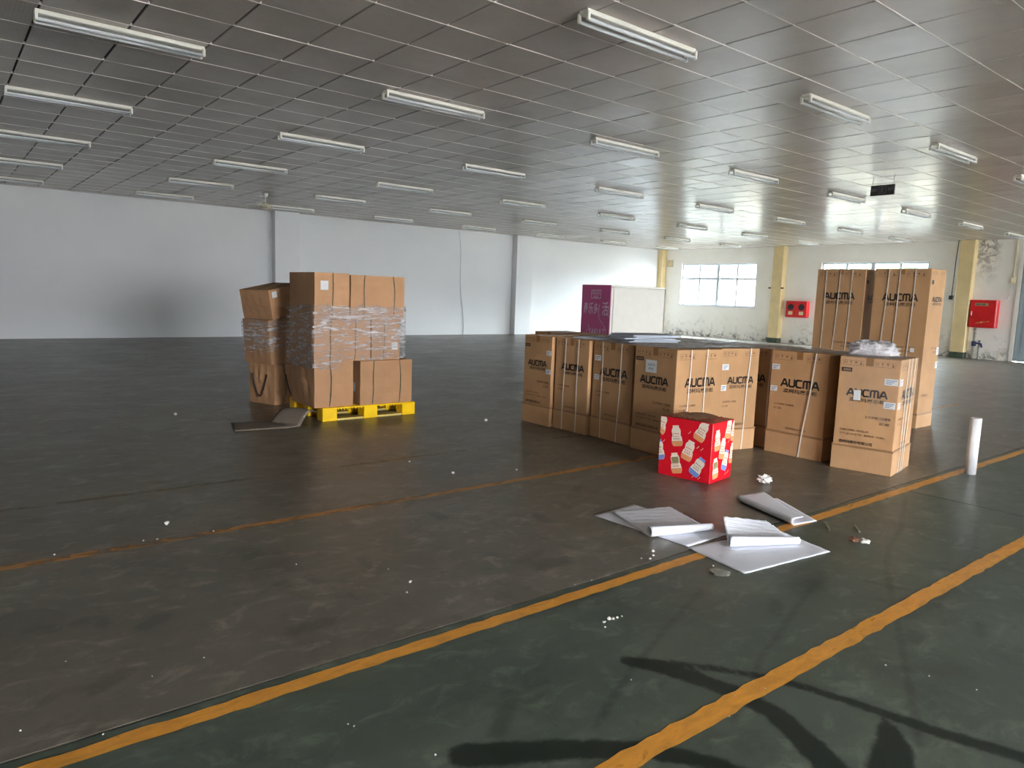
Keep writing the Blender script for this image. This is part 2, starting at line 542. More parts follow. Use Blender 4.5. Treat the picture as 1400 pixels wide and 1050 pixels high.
# ochre steel columns along the right-hand wall
TN = 1
for (y0, y1) in ((19.50, 19.90), (14.10, 14.50), (8.12, 8.50), (2.30, 2.70), (-3.6, -3.2)):
    y1 = min(y1, YB - .003)
    tc_ = empty('trim_%d' % TN, (XR, (y0 + y1) / 2, 0)); tag(tc_, kind='structure'); TN += 1
    o = MB().bevbox(XR - .25, XR + .003, y0, y1, 0.16, H + .02, .012).build('column_shaft', YCOL, None); o.parent = tc_; o.matrix_parent_inverse = Matrix.Translation((-XR, -(y0 + y1) / 2, 0))
    o = MB().bevbox(XR - .256, XR + .003, y0 - .006, min(y1 + .006, YB - .002), 0, .17, .012).build('column_foot', YCOL2, None); o.parent = tc_; o.matrix_parent_inverse = Matrix.Translation((-XR, -(y0 + y1) / 2, 0))

# windows: frame, mullions, sashes, eight panes each
def glass_mat():
    t = NT('dusty_window_glass')
    co = t.coord('Object')
    tr = t.node('ShaderNodeBsdfTransparent')
    tr.inputs[0].default_value = (0.90, 0.95, 0.96, 1)
    n = t.noise(co, 2.2, 6, 0.7, 0.5)
    t.base(srgb(225, 228, 230)); t.rough(0.5)
    gl = t.node('ShaderNodeBsdfGlossy'); gl.inputs['Roughness'].default_value = 0.05
    m1 = t.node('ShaderNodeMixShader')
    t.put(t.mapr(n, 0.35, 0.8, 0.0, 0.003), m1.inputs[0])
    t.put(tr.outputs[0], m1.inputs[1])
    tl = t.node('ShaderNodeBsdfTranslucent'); tl.inputs[0].default_value = (0.9, 0.9, 0.88, 1)
    t.put(tl.outputs[0], m1.inputs[2])
    m2 = t.node('ShaderNodeMixShader'); m2.inputs[0].default_value = 0.05
    t.put(m1.outputs[0], m2.inputs[1]); t.put(gl.outputs[0], m2.inputs[2])
    t.put(m2.outputs[0], t.out.inputs[0])
    return t.m
GLASS = glass_mat()
def window(name, axis_, pos, a0, a1, z0, z1, ncol=4, tz=0.36):
    """aluminium window: fixed top lights over sliding sashes"""
    root = empty(name)
    tag(root, kind='structure')
    def bx(b, u0, u1, w0, w1, d0, d1):
        if axis_ == 'x': b.box(pos + d0, pos + d1, u0, u1, w0, w1)
        else: b.box(u0, u1, pos - d1, pos - d0, w0, w1)
    f = .055
    b = MB()
    for (u0, u1, w0, w1) in ((a0, a0 + f, z0, z1), (a1 - f, a1, z0, z1), (a0 + f, a1 - f, z0, z0 + f), (a0 + f, a1 - f, z1 - f, z1)):
        bx(b, u0, u1, w0, w1, .06, .14)
    b.build('window_frame', ALU, root)
    b = MB(); bx(b, a0 - .03, a1 + .03, z0 - .04, z0, -.02, .10); b.build('window_sill', WALLW if axis_ == 'y' else ALU, root)
    zm = z1 - (z1 - z0) * tz
    b = MB(); bx(b, a0 + f, a1 - f, zm - .035, zm + .035, .065, .135); b.build('transom', ALU, root)
    cw = (a1 - a0) / ncol
    for i in range(1, ncol):
        u = a0 + cw * i
        hw = .06 if i == ncol // 2 else .034
        b = MB(); bx(b, u - hw, u + hw, zm, z1 - f, .067, .133); b.build('mullion', ALU, root)
        b = MB(); bx(b, u - hw - (.012 if hw < .03 else 0), u + hw + (.012 if hw < .03 else 0), z0 + f, zm, .067, .133); b.build('mullion', ALU, root)
    for i in range(ncol):
        for (w0, w1) in ((z0 + f - .01, zm), (zm, z1 - f + .01)):
            b = MB(); bx(b, a0 + cw * i + .02, a0 + cw * (i + 1) - .02, w0, w1, .098, .102)
            b.build('window_pane', GLASS, root)
    return root
for i, (y0, y1, z0, z1) in enumerate(WIN_R):
    window('window_%d' % (i + 1), 'x', XR, y0, y1, z0, z1)
k = 4
for (x0, x1, z0, z1, kind) in FRONT_OPEN:
    if kind == 'win':
        r = empty('window_%d' % k); tag(r, kind='structure'); k += 1
        b = MB()
        for (u0, u1, w0, w1) in ((x0, x0 + .055, z0, z1), (x1 - .055, x1, z0, z1), (x0, x1, z0, z0 + .055), (x0, x1, z1 - .055, z1), ((x0 + x1) / 2 - .04, (x0 + x1) / 2 + .04, z0, z1)):
            b.box(u0, u1, YF - .10, YF - .02, w0, w1)
        b.build('window_frame', ALU, r)
r = empty('door_2'); tag(r, kind='structure')
x0, x1, z0, z1, _ = FRONT_OPEN[0]
b = MB(); b.box(x0, x0 + .09, YF - .11, YF + .03, 0, z1); b.box(x1 - .09, x1, YF - .11, YF + .03, 0, z1); b.box(x0, x1, YF - .11, YF + .03, z1 - .09, z1)
b.build('door_frame', ALU, r)
# blue-grey sliding door at the far end of the right-hand wall
d1 = empty('door_1'); tag(d1, kind='structure')
y0, y1, z0, z1 = DOOR_R
b = MB(); b.box(XR - .03, XR + .06, y1 - .0, y1 + .10, 0, z1 + .1); b.box(XR - .03, XR + .06, y0 - .10, y0, 0, z1 + .1); b.box(XR - .03, XR + .06, y0, y1, z1, z1 + .1)
b.build('door_frame', WHITEP, d1)
for i in range(2):
    a0 = y0 + (y1 - y0) * i / 2
    lf = MB().bevbox(XR + .02, XR + .07, a0 + .005, a0 + (y1 - y0) / 2 - .005, 0.01, z1 - .01, .006).build('door_leaf', GREYD, d1)
    for zz in (0.25, 1.45):
        MB().bevbox(XR + .012, XR + .022, a0 + .15, a0 + (y1 - y0) / 2 - .15, zz, zz + 1.0, .004).build('door_panel', GREYD, lf)

# ------------------------------------------------------------------ ceiling
PX, PY = 0.6054, 0.5926
GX0, GY0 = 0.727, 7.802        # one grid corner
def ceil_mat():
    t = NT('gloss_ceiling_panel')
    co = t.coord('Object')
    oi = t.node('ShaderNodeObjectInfo')
    g = t.node('ShaderNodeNewGeometry')
    rv = t.math('FRACT', t.math('ADD', oi.outputs['Random'], g.outputs['Random Per Island']))
    mp = t.node('ShaderNodeMapping')
    t.put(g.outputs['Position'], mp.inputs[0])
    n = t.noise(mp.outputs[0], 1.4, 5)
    c = t.ramp(n, 0.3, 0.7, srgb(182, 173, 166), srgb(196, 187, 180))
    c = t.mix(t.mapr(rv, 0.55, 1.0, 0.0, 0.22), c, srgb(156, 145, 136))
    t.base(c)
    t.rough(t.math('MULTIPLY_ADD', rv, 0.06, 0.19))
    t.b.inputs['Specular IOR Level'].default_value = 0.20
    # fine ribs along the panel plus a slow warp of the sheet
    sp = t.node('ShaderNodeSeparateXYZ')
    t.put(g.outputs['Position'], sp.inputs[0])
    rib = t.math('SINE', t.math('MULTIPLY', sp.outputs['X'], 2 * math.pi / 0.028))
    warp = t.noise(mp.outputs[0], 2.2, 2)
    b1 = t.node('ShaderNodeBump'); b1.inputs['Strength'].default_value = 0.10; b1.inputs['Distance'].default_value = 0.002
    t.put(rib, b1.inputs['Height'])
    b2 = t.node('ShaderNodeBump'); b2.inputs['Strength'].default_value = 0.25; b2.inputs['Distance'].default_value = 0.03
    t.put(warp, b2.inputs['Height']); t.put(b1.outputs[0], b2.inputs['Normal'])
    t.put(b2.outputs[0], t.b.inputs['Normal'])
    return t.m
CEILM = ceil_mat()
ceiling = empty('ceiling', (0, 0, H)); tag(ceiling, kind='structure')
MB().box(XL - .2, XR + .25, YF - .2, YB + .2, .025, .15).build('ceiling_backing', plain('ceiling_void', srgb(52, 42, 38), 0.9), ceiling)
hx, hy = PX / 2 - .008, PY / 2 - .003
pb = MB().bevbox(-hx, hx, -hy, hy, 0.0, .022, .003)
panel_me = pb.mesh('ceiling_panel', CEILM)
cells = []
i0, i1 = math.floor((XL - GX0) / PX), math.ceil((XR - GX0) / PX)
j0, j1 = math.floor((YF - GY0) / PY), math.ceil((YB - GY0) / PY)
for i in range(i0, i1):
    for j in range(j0, j1):
        ax0, ax1 = GX0 + i * PX, GX0 + (i + 1) * PX
        ay0, ay1 = GY0 + j * PY, GY0 + (j + 1) * PY
        if ax1 < XL or ay1 < YF or ax0 > XR or ay0 > YB: continue
        q = [to_px((x, y, H)) for x, y in ((ax0, ay0), (ax1, ay0), (ax1, ay1), (ax0, ay1))]
        area = 0
        if all(q):
            ins = sum(0 <= p[0] <= 1400 and 0 <= p[1] <= 1050 for p in q)
            if ins:
                area = abs(sum(q[a][0] * q[(a + 1) % 4][1] - q[(a + 1) % 4][0] * q[a][1] for a in range(4))) / 2 * ins / 4
        cells.append((area, i, j))
cells.sort(reverse=True)
cr = random.Random(5)
rest = MB()
for n, (area, i, j) in enumerate(cells):
    c = (GX0 + (i + .5) * PX, GY0 + (j + .5) * PY)
    tx, ty = cr.gauss(0, .0028), cr.gauss(0, .0028)
    full = XL < c[0] - hx and c[0] + hx < XR and YF < c[1] - hy and c[1] + hy < YB
    if n < 300 and full:
        inst('ceiling_panel', panel_me, ceiling, (c[0], c[1], cr.uniform(0, .002)), (tx, ty, 0))
    else:
        xa, xb = max(c[0] - hx, XL), min(c[0] + hx, XR)
        ya, yb = max(c[1] - hy, YF), min(c[1] + hy, YB)
        if xb - xa < .01 or yb - ya < .01: continue
        M = Matrix.Translation((c[0], c[1], 0)) @ Matrix.Rotation(tx, 4, 'X') @ Matrix.Rotation(ty, 4, 'Y')
        rest.box(xa - c[0], xb - c[0], ya - c[1], yb - c[1], 0, .022, M)
tag(rest.build('ceiling_panel', CEILM, ceiling), kind='stuff')
strip_me = MB().box(XL, XR, -.0024, .0024, -.002, .02).mesh('ceiling_trim', plain('white_trim', srgb(226, 220, 212), 0.4, var=0.02))
for j in range(j0 + 1, j1):
    inst('ceiling_trim', strip_me, ceiling, (0, GY0 + j * PY, 0))

# ------------------------------------------------------------------ fluorescent battens
def batten_parts():
    body = MB().bevbox(-.61, .61, -.045, .045, -.035, 0, .006)
    sock = MB()
    sock.bevbox(-.012, .012, -.013, .013, -.085, -.02, .004)
    tube = MB().tube([(-.595, 0, 0), (.595, 0, 0)], .0135, 10)
    return body.mesh('body', WHITEP), sock.mesh('lamp_holder', WHITEP), tube.mesh('tube', TUBEW, True)
bm_, sm_, tm_ = batten_parts()
LX = [0.70 + 2.965 * k for k in range(-1, 8)]
LY = [3.90 + 2.865 * k for k in range(-3, 6)]
for x in LX:
    for y in LY:
        if x + 1.2 > XR: continue
        q = [to_px((x + dx, y, H - .05)) for dx in (0, .6, 1.22)]
        if not any(p and -130 < p[0] < 1530 and -130 < p[1] < 1060 for p in q): continue
        e = empty('fluorescent_batten', (x + .61, y, H))
        near = []
        if abs(y - LY[-1]) < .1: lb = 'unlit white twin-tube batten in the ceiling row beside the white back wall'
        elif abs(x - LX[-1]) < .1: lb = 'unlit white twin-tube batten at the row end beside the cream window wall'
        elif abs(y - LY[4]) < .1 and abs(x - LX[5]) < .1: lb = 'unlit white twin-tube batten just behind the hanging exit sign'
        elif abs(y - LY[-2]) < .1 and abs(x - LX[2]) < .1: lb = 'unlit white twin-tube batten beside the ceiling fan'
        else: lb = 'unlit white twin-tube batten in the open middle of the panelled ceiling'
        tag(e, lb, 'ceiling light', 'fluorescent battens in rows on the ceiling')
        inst('body', bm_, e)
        for s in (-.60, .60):
            for s2 in (-.045, .045): inst('lamp_holder', sm_, e, (s, s2, 0))
        for s in (-.045, .045): inst('tube', tm_, e, (0, s, -.074))

# ------------------------------------------------------------------ lettering and flat print
def stroke2d(lines, w):
    """flat quads along 2-d polylines"""
    b = MB()
    for ln in lines:
        for (a, c) in zip(ln[:-1], ln[1:]):
            a, c = Vector((*a, 0)), Vector((*c, 0))
            d = (c - a).normalized(); n = Vector((-d.y, d.x, 0)) * w / 2
            a2, c2 = a - d * w * .35, c + d * w * .35
            b.add([a2 - n, c2 - n, c2 + n, a2 + n], [(0, 1, 2, 3)])
    return b
def logo2d():
    """wide bold five-letter mark of the appliance maker: A U C m A"""
    L = []
    x = 0
    def put(ls, adv):
        nonlocal x
        for l in ls: L.append([(x + p[0], p[1]) for p in l])
        x += adv
    A = [[(0, 0), (.42, .96), (.62, .96), (1.04, 0)], [(.26, .30), (.80, .30)]]
    put(A, 1.30)
    put([[(0, 1), (0, .22), (.14, 0), (.72, 0), (.86, .22), (.86, 1)]], 1.18)
    put([[(.84, 1), (.16, 1), (0, .78), (0, .22), (.16, 0), (.84, 0)]], 1.16)
    put([[(0, 0), (0, .8), (.12, 1), (1.0, 1), (1.12, .8), (1.12, 0)], [(.56, 0), (.56, 1)]], 1.40)
    put(A, 1.1)
    return stroke2d(L, .27), x
TXT = {}
def text2d(s, size=1.0):
    """letters as a flat mesh (built-in font)"""
    if s in TXT: return TXT[s]
    cu = bpy.data.curves.new('lettering', 'FONT')
    cu.body = s; cu.size = 1.0; cu.resolution_u = 2; cu.offset = 0.012
    o = bpy.data.objects.new('lettering', cu)
    COL.objects.link(o)
    dg = bpy.context.evaluated_depsgraph_get()
    me = bpy.data.meshes.new_from_object(o.evaluated_get(dg))
    vs = [tuple(v.co) for v in me.vertices]; fs = [tuple(p.vertices) for p in me.polygons]
    bpy.data.objects.remove(o); bpy.data.curves.remove(cu); bpy.data.meshes.remove(me)
    if not vs: vs, fs = [(0, 0, 0), (.5, 0, 0), (.5, .5, 0)], [(0, 1, 2)]
    x0 = min(v[0] for v in vs); x1 = max(v[0] for v in vs); y0 = min(v[1] for v in vs); y1 = max(v[1] for v in vs)
    TXT[s] = ([((v[0] - x0) / (x1 - x0), (v[1] - y0) / (y1 - y0), 0) for v in vs], fs, (x1 - x0) / (y1 - y0))
    return TXT[s]
def put_text(b, s, u, v, h, w=None, sl=0.0):
    vs, fs, asp = text2d(s)
    w = w or h * asp
    b.add([(u + p[0] * w + sl * p[1] * h, v + p[1] * h, 0) for p in vs], fs)
    return b
LOGO, LOGO_W = logo2d()
FACE = {}
def rect(b, u0, u1, v0, v1):
    return b.add([(u0, v0, 0), (u1, v0, 0), (u1, v1, 0), (u0, v1, 0)], [(0, 1, 2, 3)])
def outline(b, u0, u1, v0, v1, t=.002):
    for q in ((u0, u1, v0, v0 + t), (u0, u1, v1 - t, v1), (u0, u0 + t, v0, v1), (u1 - t, u1, v0, v1)): rect(b, *q)
    return b
def icons(b, u, v, s, n):
    """a framed row of handling marks: arrows, glass, umbrella, stack limit"""
    outline(b, u, u + n * s, v, v + s * 1.05)
    for i in range(n):
        c = u + (i + .5) * s
        k = i % 4
        if k == 0:
            for d in (-.18, .18):
                b.add([(c + d * s - .12 * s, v + .55 * s, 0), (c + d * s + .12 * s, v + .55 * s, 0), (c + d * s, v + .85 * s, 0)], [(0, 1, 2)])
                rect(b, c + d * s - .03 * s, c + d * s + .03 * s, v + .2 * s, v + .6 * s)
        elif k == 1:
            b.add([(c - .2 * s, v + .85 * s, 0), (c + .2 * s, v + .85 * s, 0), (c + .04 * s, v + .5 * s, 0), (c - .04 * s, v + .5 * s, 0)], [(0, 1, 2, 3)])
            rect(b, c - .02 * s, c + .02 * s, v + .2 * s, v + .5 * s); rect(b, c - .15 * s, c + .15 * s, v + .15 * s, v + .2 * s)
        elif k == 2:
            b.add([(c - .3 * s, v + .55 * s, 0), (c + .3 * s, v + .55 * s, 0), (c + .16 * s, v + .78 * s, 0), (c, v + .85 * s, 0), (c - .16 * s, v + .78 * s, 0)], [(0, 1, 2, 3, 4)])
            rect(b, c - .015 * s, c + .015 * s, v + .15 * s, v + .55 * s)
        else:
            rect(b, c - .2 * s, c + .2 * s, v + .2 * s, v + .5 * s); rect(b, c - .12 * s, c + .12 * s, v + .58 * s, v + .8 * s)
def face_meshes(kind, w, h):
    """printed meshes of one carton face, origin at its lower-left corner seen from outside"""
    key = (kind, round(w, 2), round(h, 2))
    if key in FACE: return FACE[key]
    out = []
    tall = h > 1.4
    lw = w * (.66 if not tall else .62)
    lh = lw / LOGO_W * (1.12 if tall else 1.05)
    vt = h * (.80 if tall else .665)
    u0 = (w - lw) / 2 + (0.0 if kind == 'F' else w * .04)
    b = MB(); b.add([(u0 + p[0] * lw / LOGO_W, vt + p[1] * lh, 0) for p in LOGO.v], LOGO.f)
    out.append(('logo_print', b.mesh('logo_print', INK)))
    b = MB(); put_text(b, '澳柯玛展示柜', u0 + lw * .06, vt - lh * 1.0, lh * .66, lw * .90)
    out.append(('caption_print', b.mesh('caption_print', INK)))
    s = w * .085
    def icon_row(u, n):
        b = MB(); icons(b, u, h - s * 1.75, s, n); out.append(('icon_print', b.mesh('icon_print', INK2)))
    def line(txt, u, v, hh, ww, sl=0.0, m=INK2, nm='text_print'):
        b = MB(); put_text(b, txt, u, v, hh, ww, sl); out.append((nm, b.mesh(nm, m)))
    icon_row(w * .06, 4)
    icon_row(w * (.58 if kind == 'F' else .62), 4 if kind == 'F' else 3)
    if kind == 'F' and not tall:
        line('立式透明门冷藏箱', w * .50, h * .475, h * .024, w * .42)
        line('SC-80', w * .74, h * .43, h * .022, w * .16, .2)
        line('机身防倾斜、勿压防晒；', w * .10, h * .345, h * .020, w * .50)
        line('客户凭此卡片与条码、联保服务一年保护。', w * .10, h * .312, h * .019, w * .76)
        line('澳柯玛股份有限公司', w * .10, h * .235, h * .030, w * .56, 0, INK)
        b = MB(); rect(b, w * .04, w * .22, h * .868, h * .905)
        out.append(('black_label', b.mesh('black_label', INK)))
        b = MB(); put_text(b, '澳柯玛', w * .065, h * .876, h * .020, w * .13); b.v = [(q[0], q[1], .0008) for q in b.v]
        out.append(('label_lettering', b.mesh('label_lettering', CARD)))
    elif not tall:
        line('立式透明门冷藏箱', w * .10, h * .475, h * .020, w * .36)
        line('SC-80', w * .10, h * .435, h * .018, w * .15)
        line('澳柯玛股份有限公司', w * .34, h * .25, h * .02, w * .36)
    else:
        line('立式透明门冷藏箱', w * .45, h * .50, h * .012, w * .40)
        line('SC-360', w * .62, h * .475, h * .012, w * .18)
        line('澳柯玛股份有限公司', w * .16, h * .20, h * .014, w * .40)
        if kind == 'S':
            b = MB(); rect(b, w * .08, w * .22, h * .905, h * .93)
            out.append(('black_label', b.mesh('black_label', INK)))
    FACE[key] = out
    return out
def face_frame(face, dx, dy, eps=.0025):
    """matrix taking (u, v, 0) print coordinates onto a carton face"""
    if face == 'X':
        return Matrix(((0, 0, -1, -dx / 2 - eps), (-1, 0, 0, dy / 2), (0, 1, 0, 0), (0, 0, 0, 1)))
    return Matrix(((1, 0, 0, -dx / 2), (0, 0, -1, -dy / 2 - eps), (0, 1, 0, 0), (0, 0, 0, 1)))
def sticker(root, M, u, v, w, h, marks=True):
    b = MB(); b.box(u, u + w, v, v + h, 0, .0012)
    s = b.build('label_sticker', STICK, root); s.matrix_local = M
    if marks:
        b = MB()
        for k in range(3):
            rect(b, u + w * .12, u + w * (.9 - .18 * k), v + h * (.68 - .24 * k), v + h * (.78 - .24 * k))
        b.v = [(p[0], p[1], .0018) for p in b.v]
        q = b.build('sticker_lines', STICKB, s)
    return s
def strap(root, M, u_top, u_bot, h, mat=STRAP, w=.012):
    """a packing strap pulled down one face"""
    b = MB()
    n = 10
    vs = []
    for i in range(n + 1):
        t = i / n
        u = u_top + (u_bot - u_top) * t + .004 * math.sin(t * 7 + u_top * 40)
        z = h + .004 - (h + .002) * t
        for dv, dz in ((-w / 2, 0), (w / 2, 0), (w / 2, .0016), (-w / 2, .0016)):
            vs.append((u + dv, z, dz))
    fs = []
    for i in range(n):
        for k in range(4):
            a, c = i * 4 + k, i * 4 + (k + 1) % 4
            fs.append((a, c, c + 4, a + 4))
    b.add(vs, fs)
    o = b.build('strap', mat, root); o.matrix_local = M @ Matrix.Translation((0, 0, .0066))
    return o
BODY = {}
def appliance_carton(label, corner, rot, dx, dy, h, group=None, faces=('', ''), name='appliance_carton', flip=False):
    """upright shipping carton; corner = the floor corner between its -x and -y faces"""
    R = Matrix.Rotation(rot, 3, 'Z')
    c = Vector((corner[0], corner[1], 0)) + R @ Vector((dx / 2, dy / 2, 0))
    root = empty(name, c, rot)
    tag(root, label, 'carton', group)
    key = (round(dx, 3), round(dy, 3), round(h, 3))
    tr = .215 * h if h < 1.4 else .09 * h
    if key not in BODY:
        b = MB().bevbox(-dx / 2, dx / 2, -dy / 2, dy / 2, tr * .5, h, .004)
        t = MB().bevbox(-dx / 2 - .006, dx / 2 + .006, -dy / 2 - .006, dy / 2 + .006, 0, tr, .004)
        s = MB().box(-dx / 2 + .002, dx / 2 - .002, -.03, .03, h - .001, h + .0012)
        s.box(-dx / 2 - .0016, -dx / 2 + .001, -.03, .03, h - .07, h + .0012)
        e = MB()
        e.box(-dx / 2 - .0075, dx / 2 + .0075, -dy / 2 - .0075, dy / 2 + .0075, tr - .012, tr + .006)
        BODY[key] = (b.mesh('carton_sleeve', CARD), t.mesh('bottom_tray', CARD2), s.mesh('packing_tape', TAPE), e.mesh('tray_tape', plain('tray_tape', srgb(150, 112, 78), .4)))
    for n, me in zip(('carton_sleeve', 'bottom_tray', 'packing_tape', 'tray_tape'), BODY[key]):
        inst(n, me, root)
    for f, k in zip(('X', 'Y'), faces):
        if k:
            M = face_frame(f, dx, dy)
            for n, me in face_meshes(k, dy if f == 'X' else dx, h):
                o = inst(n, me, root); o.matrix_local = M
    return root
D = math.radians
GA = 'brown appliance cartons stood in a block'
A1 = appliance_carton('brown appliance carton at the block end nearest the pallet, sticker wrapped round its edge', (5.098, 5.674), D(0), .56, .452, .967, GA, ('F', ''))
M = face_frame('X', .56, .452)
sticker(A1, M, .372, .765, .078, .05); sticker(A1, M, .372, .565, .078, .05)
A2 = appliance_carton('brown appliance carton with two white straps, between the end carton and the rack-topped one', (5.132, 5.150), D(0), .55, .496, .966, GA, ('S', ''))
M = face_frame('X', .55, .496)
strap(A2, M, .16, .14, .966); strap(A2, M, .35, .345, .966)
A3 = appliance_carton('brown appliance carton with two straps, two stickers and the wire rack pile on top', (5.118, 4.545), D(-5), .56, .58, .967, GA, ('S', ''))
M = face_frame('X', .56, .58)
strap(A3, M, .15, .16, .967); strap(A3, M, .43, .40, .967); sticker(A3, M, .03, .775, .09, .055); sticker(A3, M, .03, .585, .075, .05)
A4 = appliance_carton('brown appliance carton with a square white notice, behind the red box', (5.040, 3.975), D(-5), .585, .522, .968, GA, ('F', 'S'))
M = face_frame('X', .585, .522)
n_ = sticker(A4, M, .145, .74, .14, .115, False)
b = MB(); put_text(b, '立式陈列', .17, .80, .024, .09); put_text(b, '展示柜', .185, .762, .024, .06); b.v = [(p[0], p[1], .0018) for p in b.v]; b.build('sticker_lines', STICKB, n_)
M = face_frame('Y', .585, .522)
strap(A4, M, .17, .15, .968); strap(A4, M, .38, .35, .968)
B4 = appliance_carton('brown appliance carton with one strap, two stickers, pale lit side behind the red box', (5.672, 3.968), D(-12), .478, .50, .97, GA, ('', 'S'))
M = face_frame('Y', .478, .50)
strap(B4, M, .355, .315, .97); sticker(B4, M, .02, .77, .08, .055); sticker(B4, M, .02, .575, .065, .055)
C0 = appliance_carton('brown appliance carton half hidden between two others, its edge strapped', (6.262, 3.795), D(-1), .55, .52, .972, GA, ('S', ''))
M = face_frame('X', .55, .52)
strap(C0, M, .50, .50, .972)
C1 = appliance_carton('brown appliance carton with one slanting white strap and two stickers, beside the bag-topped carton', (6.162, 3.188), D(0), .56, .56, .968, GA, ('S', ''))
M = face_frame('X', .56, .56)
strap(C1, M, .445, .345, .968); sticker(C1, M, .01, .79, .08, .05); sticker(C1, M, .01, .585, .07, .05)
D1 = appliance_carton('brown appliance carton topped by a crumpled plastic bag, at the end by the lane line', (6.162, 2.58), D(10), .575, .478, .975, GA, ('F', 'S'))
M = face_frame('X', .575, .478)
sticker(D1, M, .365, .76, .105, .055); sticker(D1, M, .375, .565, .09, .055)
st = sticker(D1, M, .135, .61, .055, .085, False)
M = face_frame('Y', .575, .478)
strap(D1, M, .22, .20, .975); strap(D1, M, .33, .27, .975); strap(D1, M, .45, .33, .975)
sticker(D1, M, .01, .76, .09, .055); sticker(D1, M, .01, .565, .07, .055)
for (lb, c_) in (('plain brown appliance carton whose top shows above the end carton', (5.71, 6.16)), ('plain brown appliance carton under the small wire rack', (5.715, 5.625)), ('plain brown appliance carton at the middle of the block, under the wire racks', (5.75, 5.085)), ('plain brown appliance carton under the grey film, beside the wire racks', (5.80, 4.545)), ('plain brown appliance carton under the film on the window side', (6.34, 4.40)), ('plain brown appliance carton at the film corner on the window side', (6.34, 4.95))):
    appliance_carton(lb, c_, 0, .525, .515, .966, GA)
GT = 'tall appliance cartons behind the block'
T2 = appliance_carton('tall brown appliance carton with a pale lit right side and three white straps', (8.93, 3.515), D(0), .42, .635, 1.86, GT, ('F', 'S'), 'tall_appliance_carton')
M = face_frame('X', .42, .635)
for a_, c_ in ((.17, .12), (.30, .27), (.47, .45)): strap(T2, M, a_, c_, 1.86)
sticker(T2, M, .49, .89, .045, .05, False)
M = face_frame('Y', .42, .635)
sticker(T2, M, .36, .86, .06, .09); sticker(T2, M, .36, .70, .06, .08)
T1 = appliance_carton('tall brown appliance carton nearest the red gauge box, three straps, no lit side', (8.985, 4.285), D(0), .42, .625, 1.86, GT, ('F', 'S'), 'tall_appliance_carton')
M = face_frame('X', .42, .625)
for a_, c_ in ((.13, .115), (.31, .26), (.46, .44)): strap(T1, M, a_, c_, 1.86)

# ------------------------------------------------------------------ film and bag over the cartons, wire racks on them
def film_mat(name, c, alpha, rough=0.18, bump=0.6, sc=9.0):
    t = NT(name)
    co = t.coord('Object')
    n = t.noise(co, sc, 6, 0.65, 0.8)
    t.base(c); t.rough(rough)
    t.b.inputs['Specular IOR Level'].default_value = 0.7
    t.bump(n, bump, 0.02)
    tr = t.node('ShaderNodeBsdfTransparent')
    mx = t.node('ShaderNodeMixShader')
    t.put(t.mapr(n, 0.3, 0.7, alpha * 0.6, min(1, alpha * 1.4)), mx.inputs[0])
    t.put(tr.outputs[0], mx.inputs[1]); t.put(t.b.outputs[0], mx.inputs[2])
    t.put(mx.outputs[0], t.out.inputs[0])
    return t.m
FILMG = film_mat('grey_cover_film', srgb(188, 182, 176), 0.6, 0.45, 0.8)
def stretch_mat():
    t = NT('clear_stretch_film')
    st = t.coord('Object', (5, 5, 34))
    st2 = t.coord('Object', (2.2, 2.2, 5))
    n = t.noise(st, 1.0, 6, 0.7, 1.2)
    n2 = t.noise(st2, 1.0, 4, 0.6, 0.5)
    t.base(srgb(232, 226, 226)); t.rough(0.16)
    t.b.inputs['Specular IOR Level'].default_value = 1.0
    t.bump(n, 1.0, 0.02)
    tr = t.node('ShaderNodeBsdfTransparent')
    mx = t.node('ShaderNodeMixShader')
    a = t.math('ADD', t.mapr(n, 0.47, 0.62, 0.03, 0.72), t.mapr(n2, 0.40, 0.66, 0.04, 0.24))  # white streaks painted into the opacity as highlights along the crinkles
    t.put(a, mx.inputs[0])
    t.put(tr.outputs[0], mx.inputs[1]); t.put(t.b.outputs[0], mx.inputs[2])
    t.put(mx.outputs[0], t.out.inputs[0])
    return t.m
FILMC = stretch_mat()
BAGM = film_mat('plastic_bag', srgb(226, 222, 226), 0.66, 0.2, 0.7, 12)
def hash2(x, y, s=0):
    return math.sin(x * 12.9898 + y * 78.233 + s * 37.7) * .5 + math.sin(x * 4.1 - y * 23.7 + s) * .3 + math.sin(x * 31.0 + y * 9.1 + s * 3) * .2
def film_top(u, v):
    y = 2.66 + (5.05 - 2.66) * v
    if y > 4.0: xa = 5.10
    elif y > 3.80: xa = 5.72 + (4.0 - y) * 2.0
    elif y > 3.10: xa = 6.17
    else: xa = 6.12 + (2.66 - y) * -.02
    if y > 3.6: xb = 6.86
    else: xb = 6.66 + (y - 2.66) * .12
    x = xa + (xb - xa) * u
    z = .979 + .0025 * hash2(x * 2, y * 2) + .002 * hash2(x * 5, y * 5, 2)
    if x < 6.1 and y > 4.3: z = .972
    if y < 3.19: z = max(z, .979)
    return (x, y, max(z, .9715))
fm = MB().grid(film_top, 46, 70).build('cover_film', FILMG, None, True)
tag(fm, 'grey crinkled plastic film spread over the tops of the brown appliance cartons', 'plastic film')
def bag_fn(seed):
    def fn(u, v):
        a = 2 * math.pi * u
        r = math.sin(math.pi * .5 * v) ** .75
        k = 1 + .16 * hash2(math.cos(a) * 2.2 + seed, math.sin(a) * 2.2 + v * 1.2, seed) + .07 * math.sin(a * 5 + v * 9)
        x = .20 * r * k * math.cos(a); y = .13 * r * k * math.sin(a)
        z = .118 * (1 - v ** 2.4) * (1 + .22 * math.sin(a * 2 + 1) * v + .12 * hash2(x * 16, y * 16, 1))
        return (x, y, max(z, 0.0))
    return fn
bg = MB().grid(bag_fn(3), 56, 22).build('plastic_bag', BAGM, None, True)
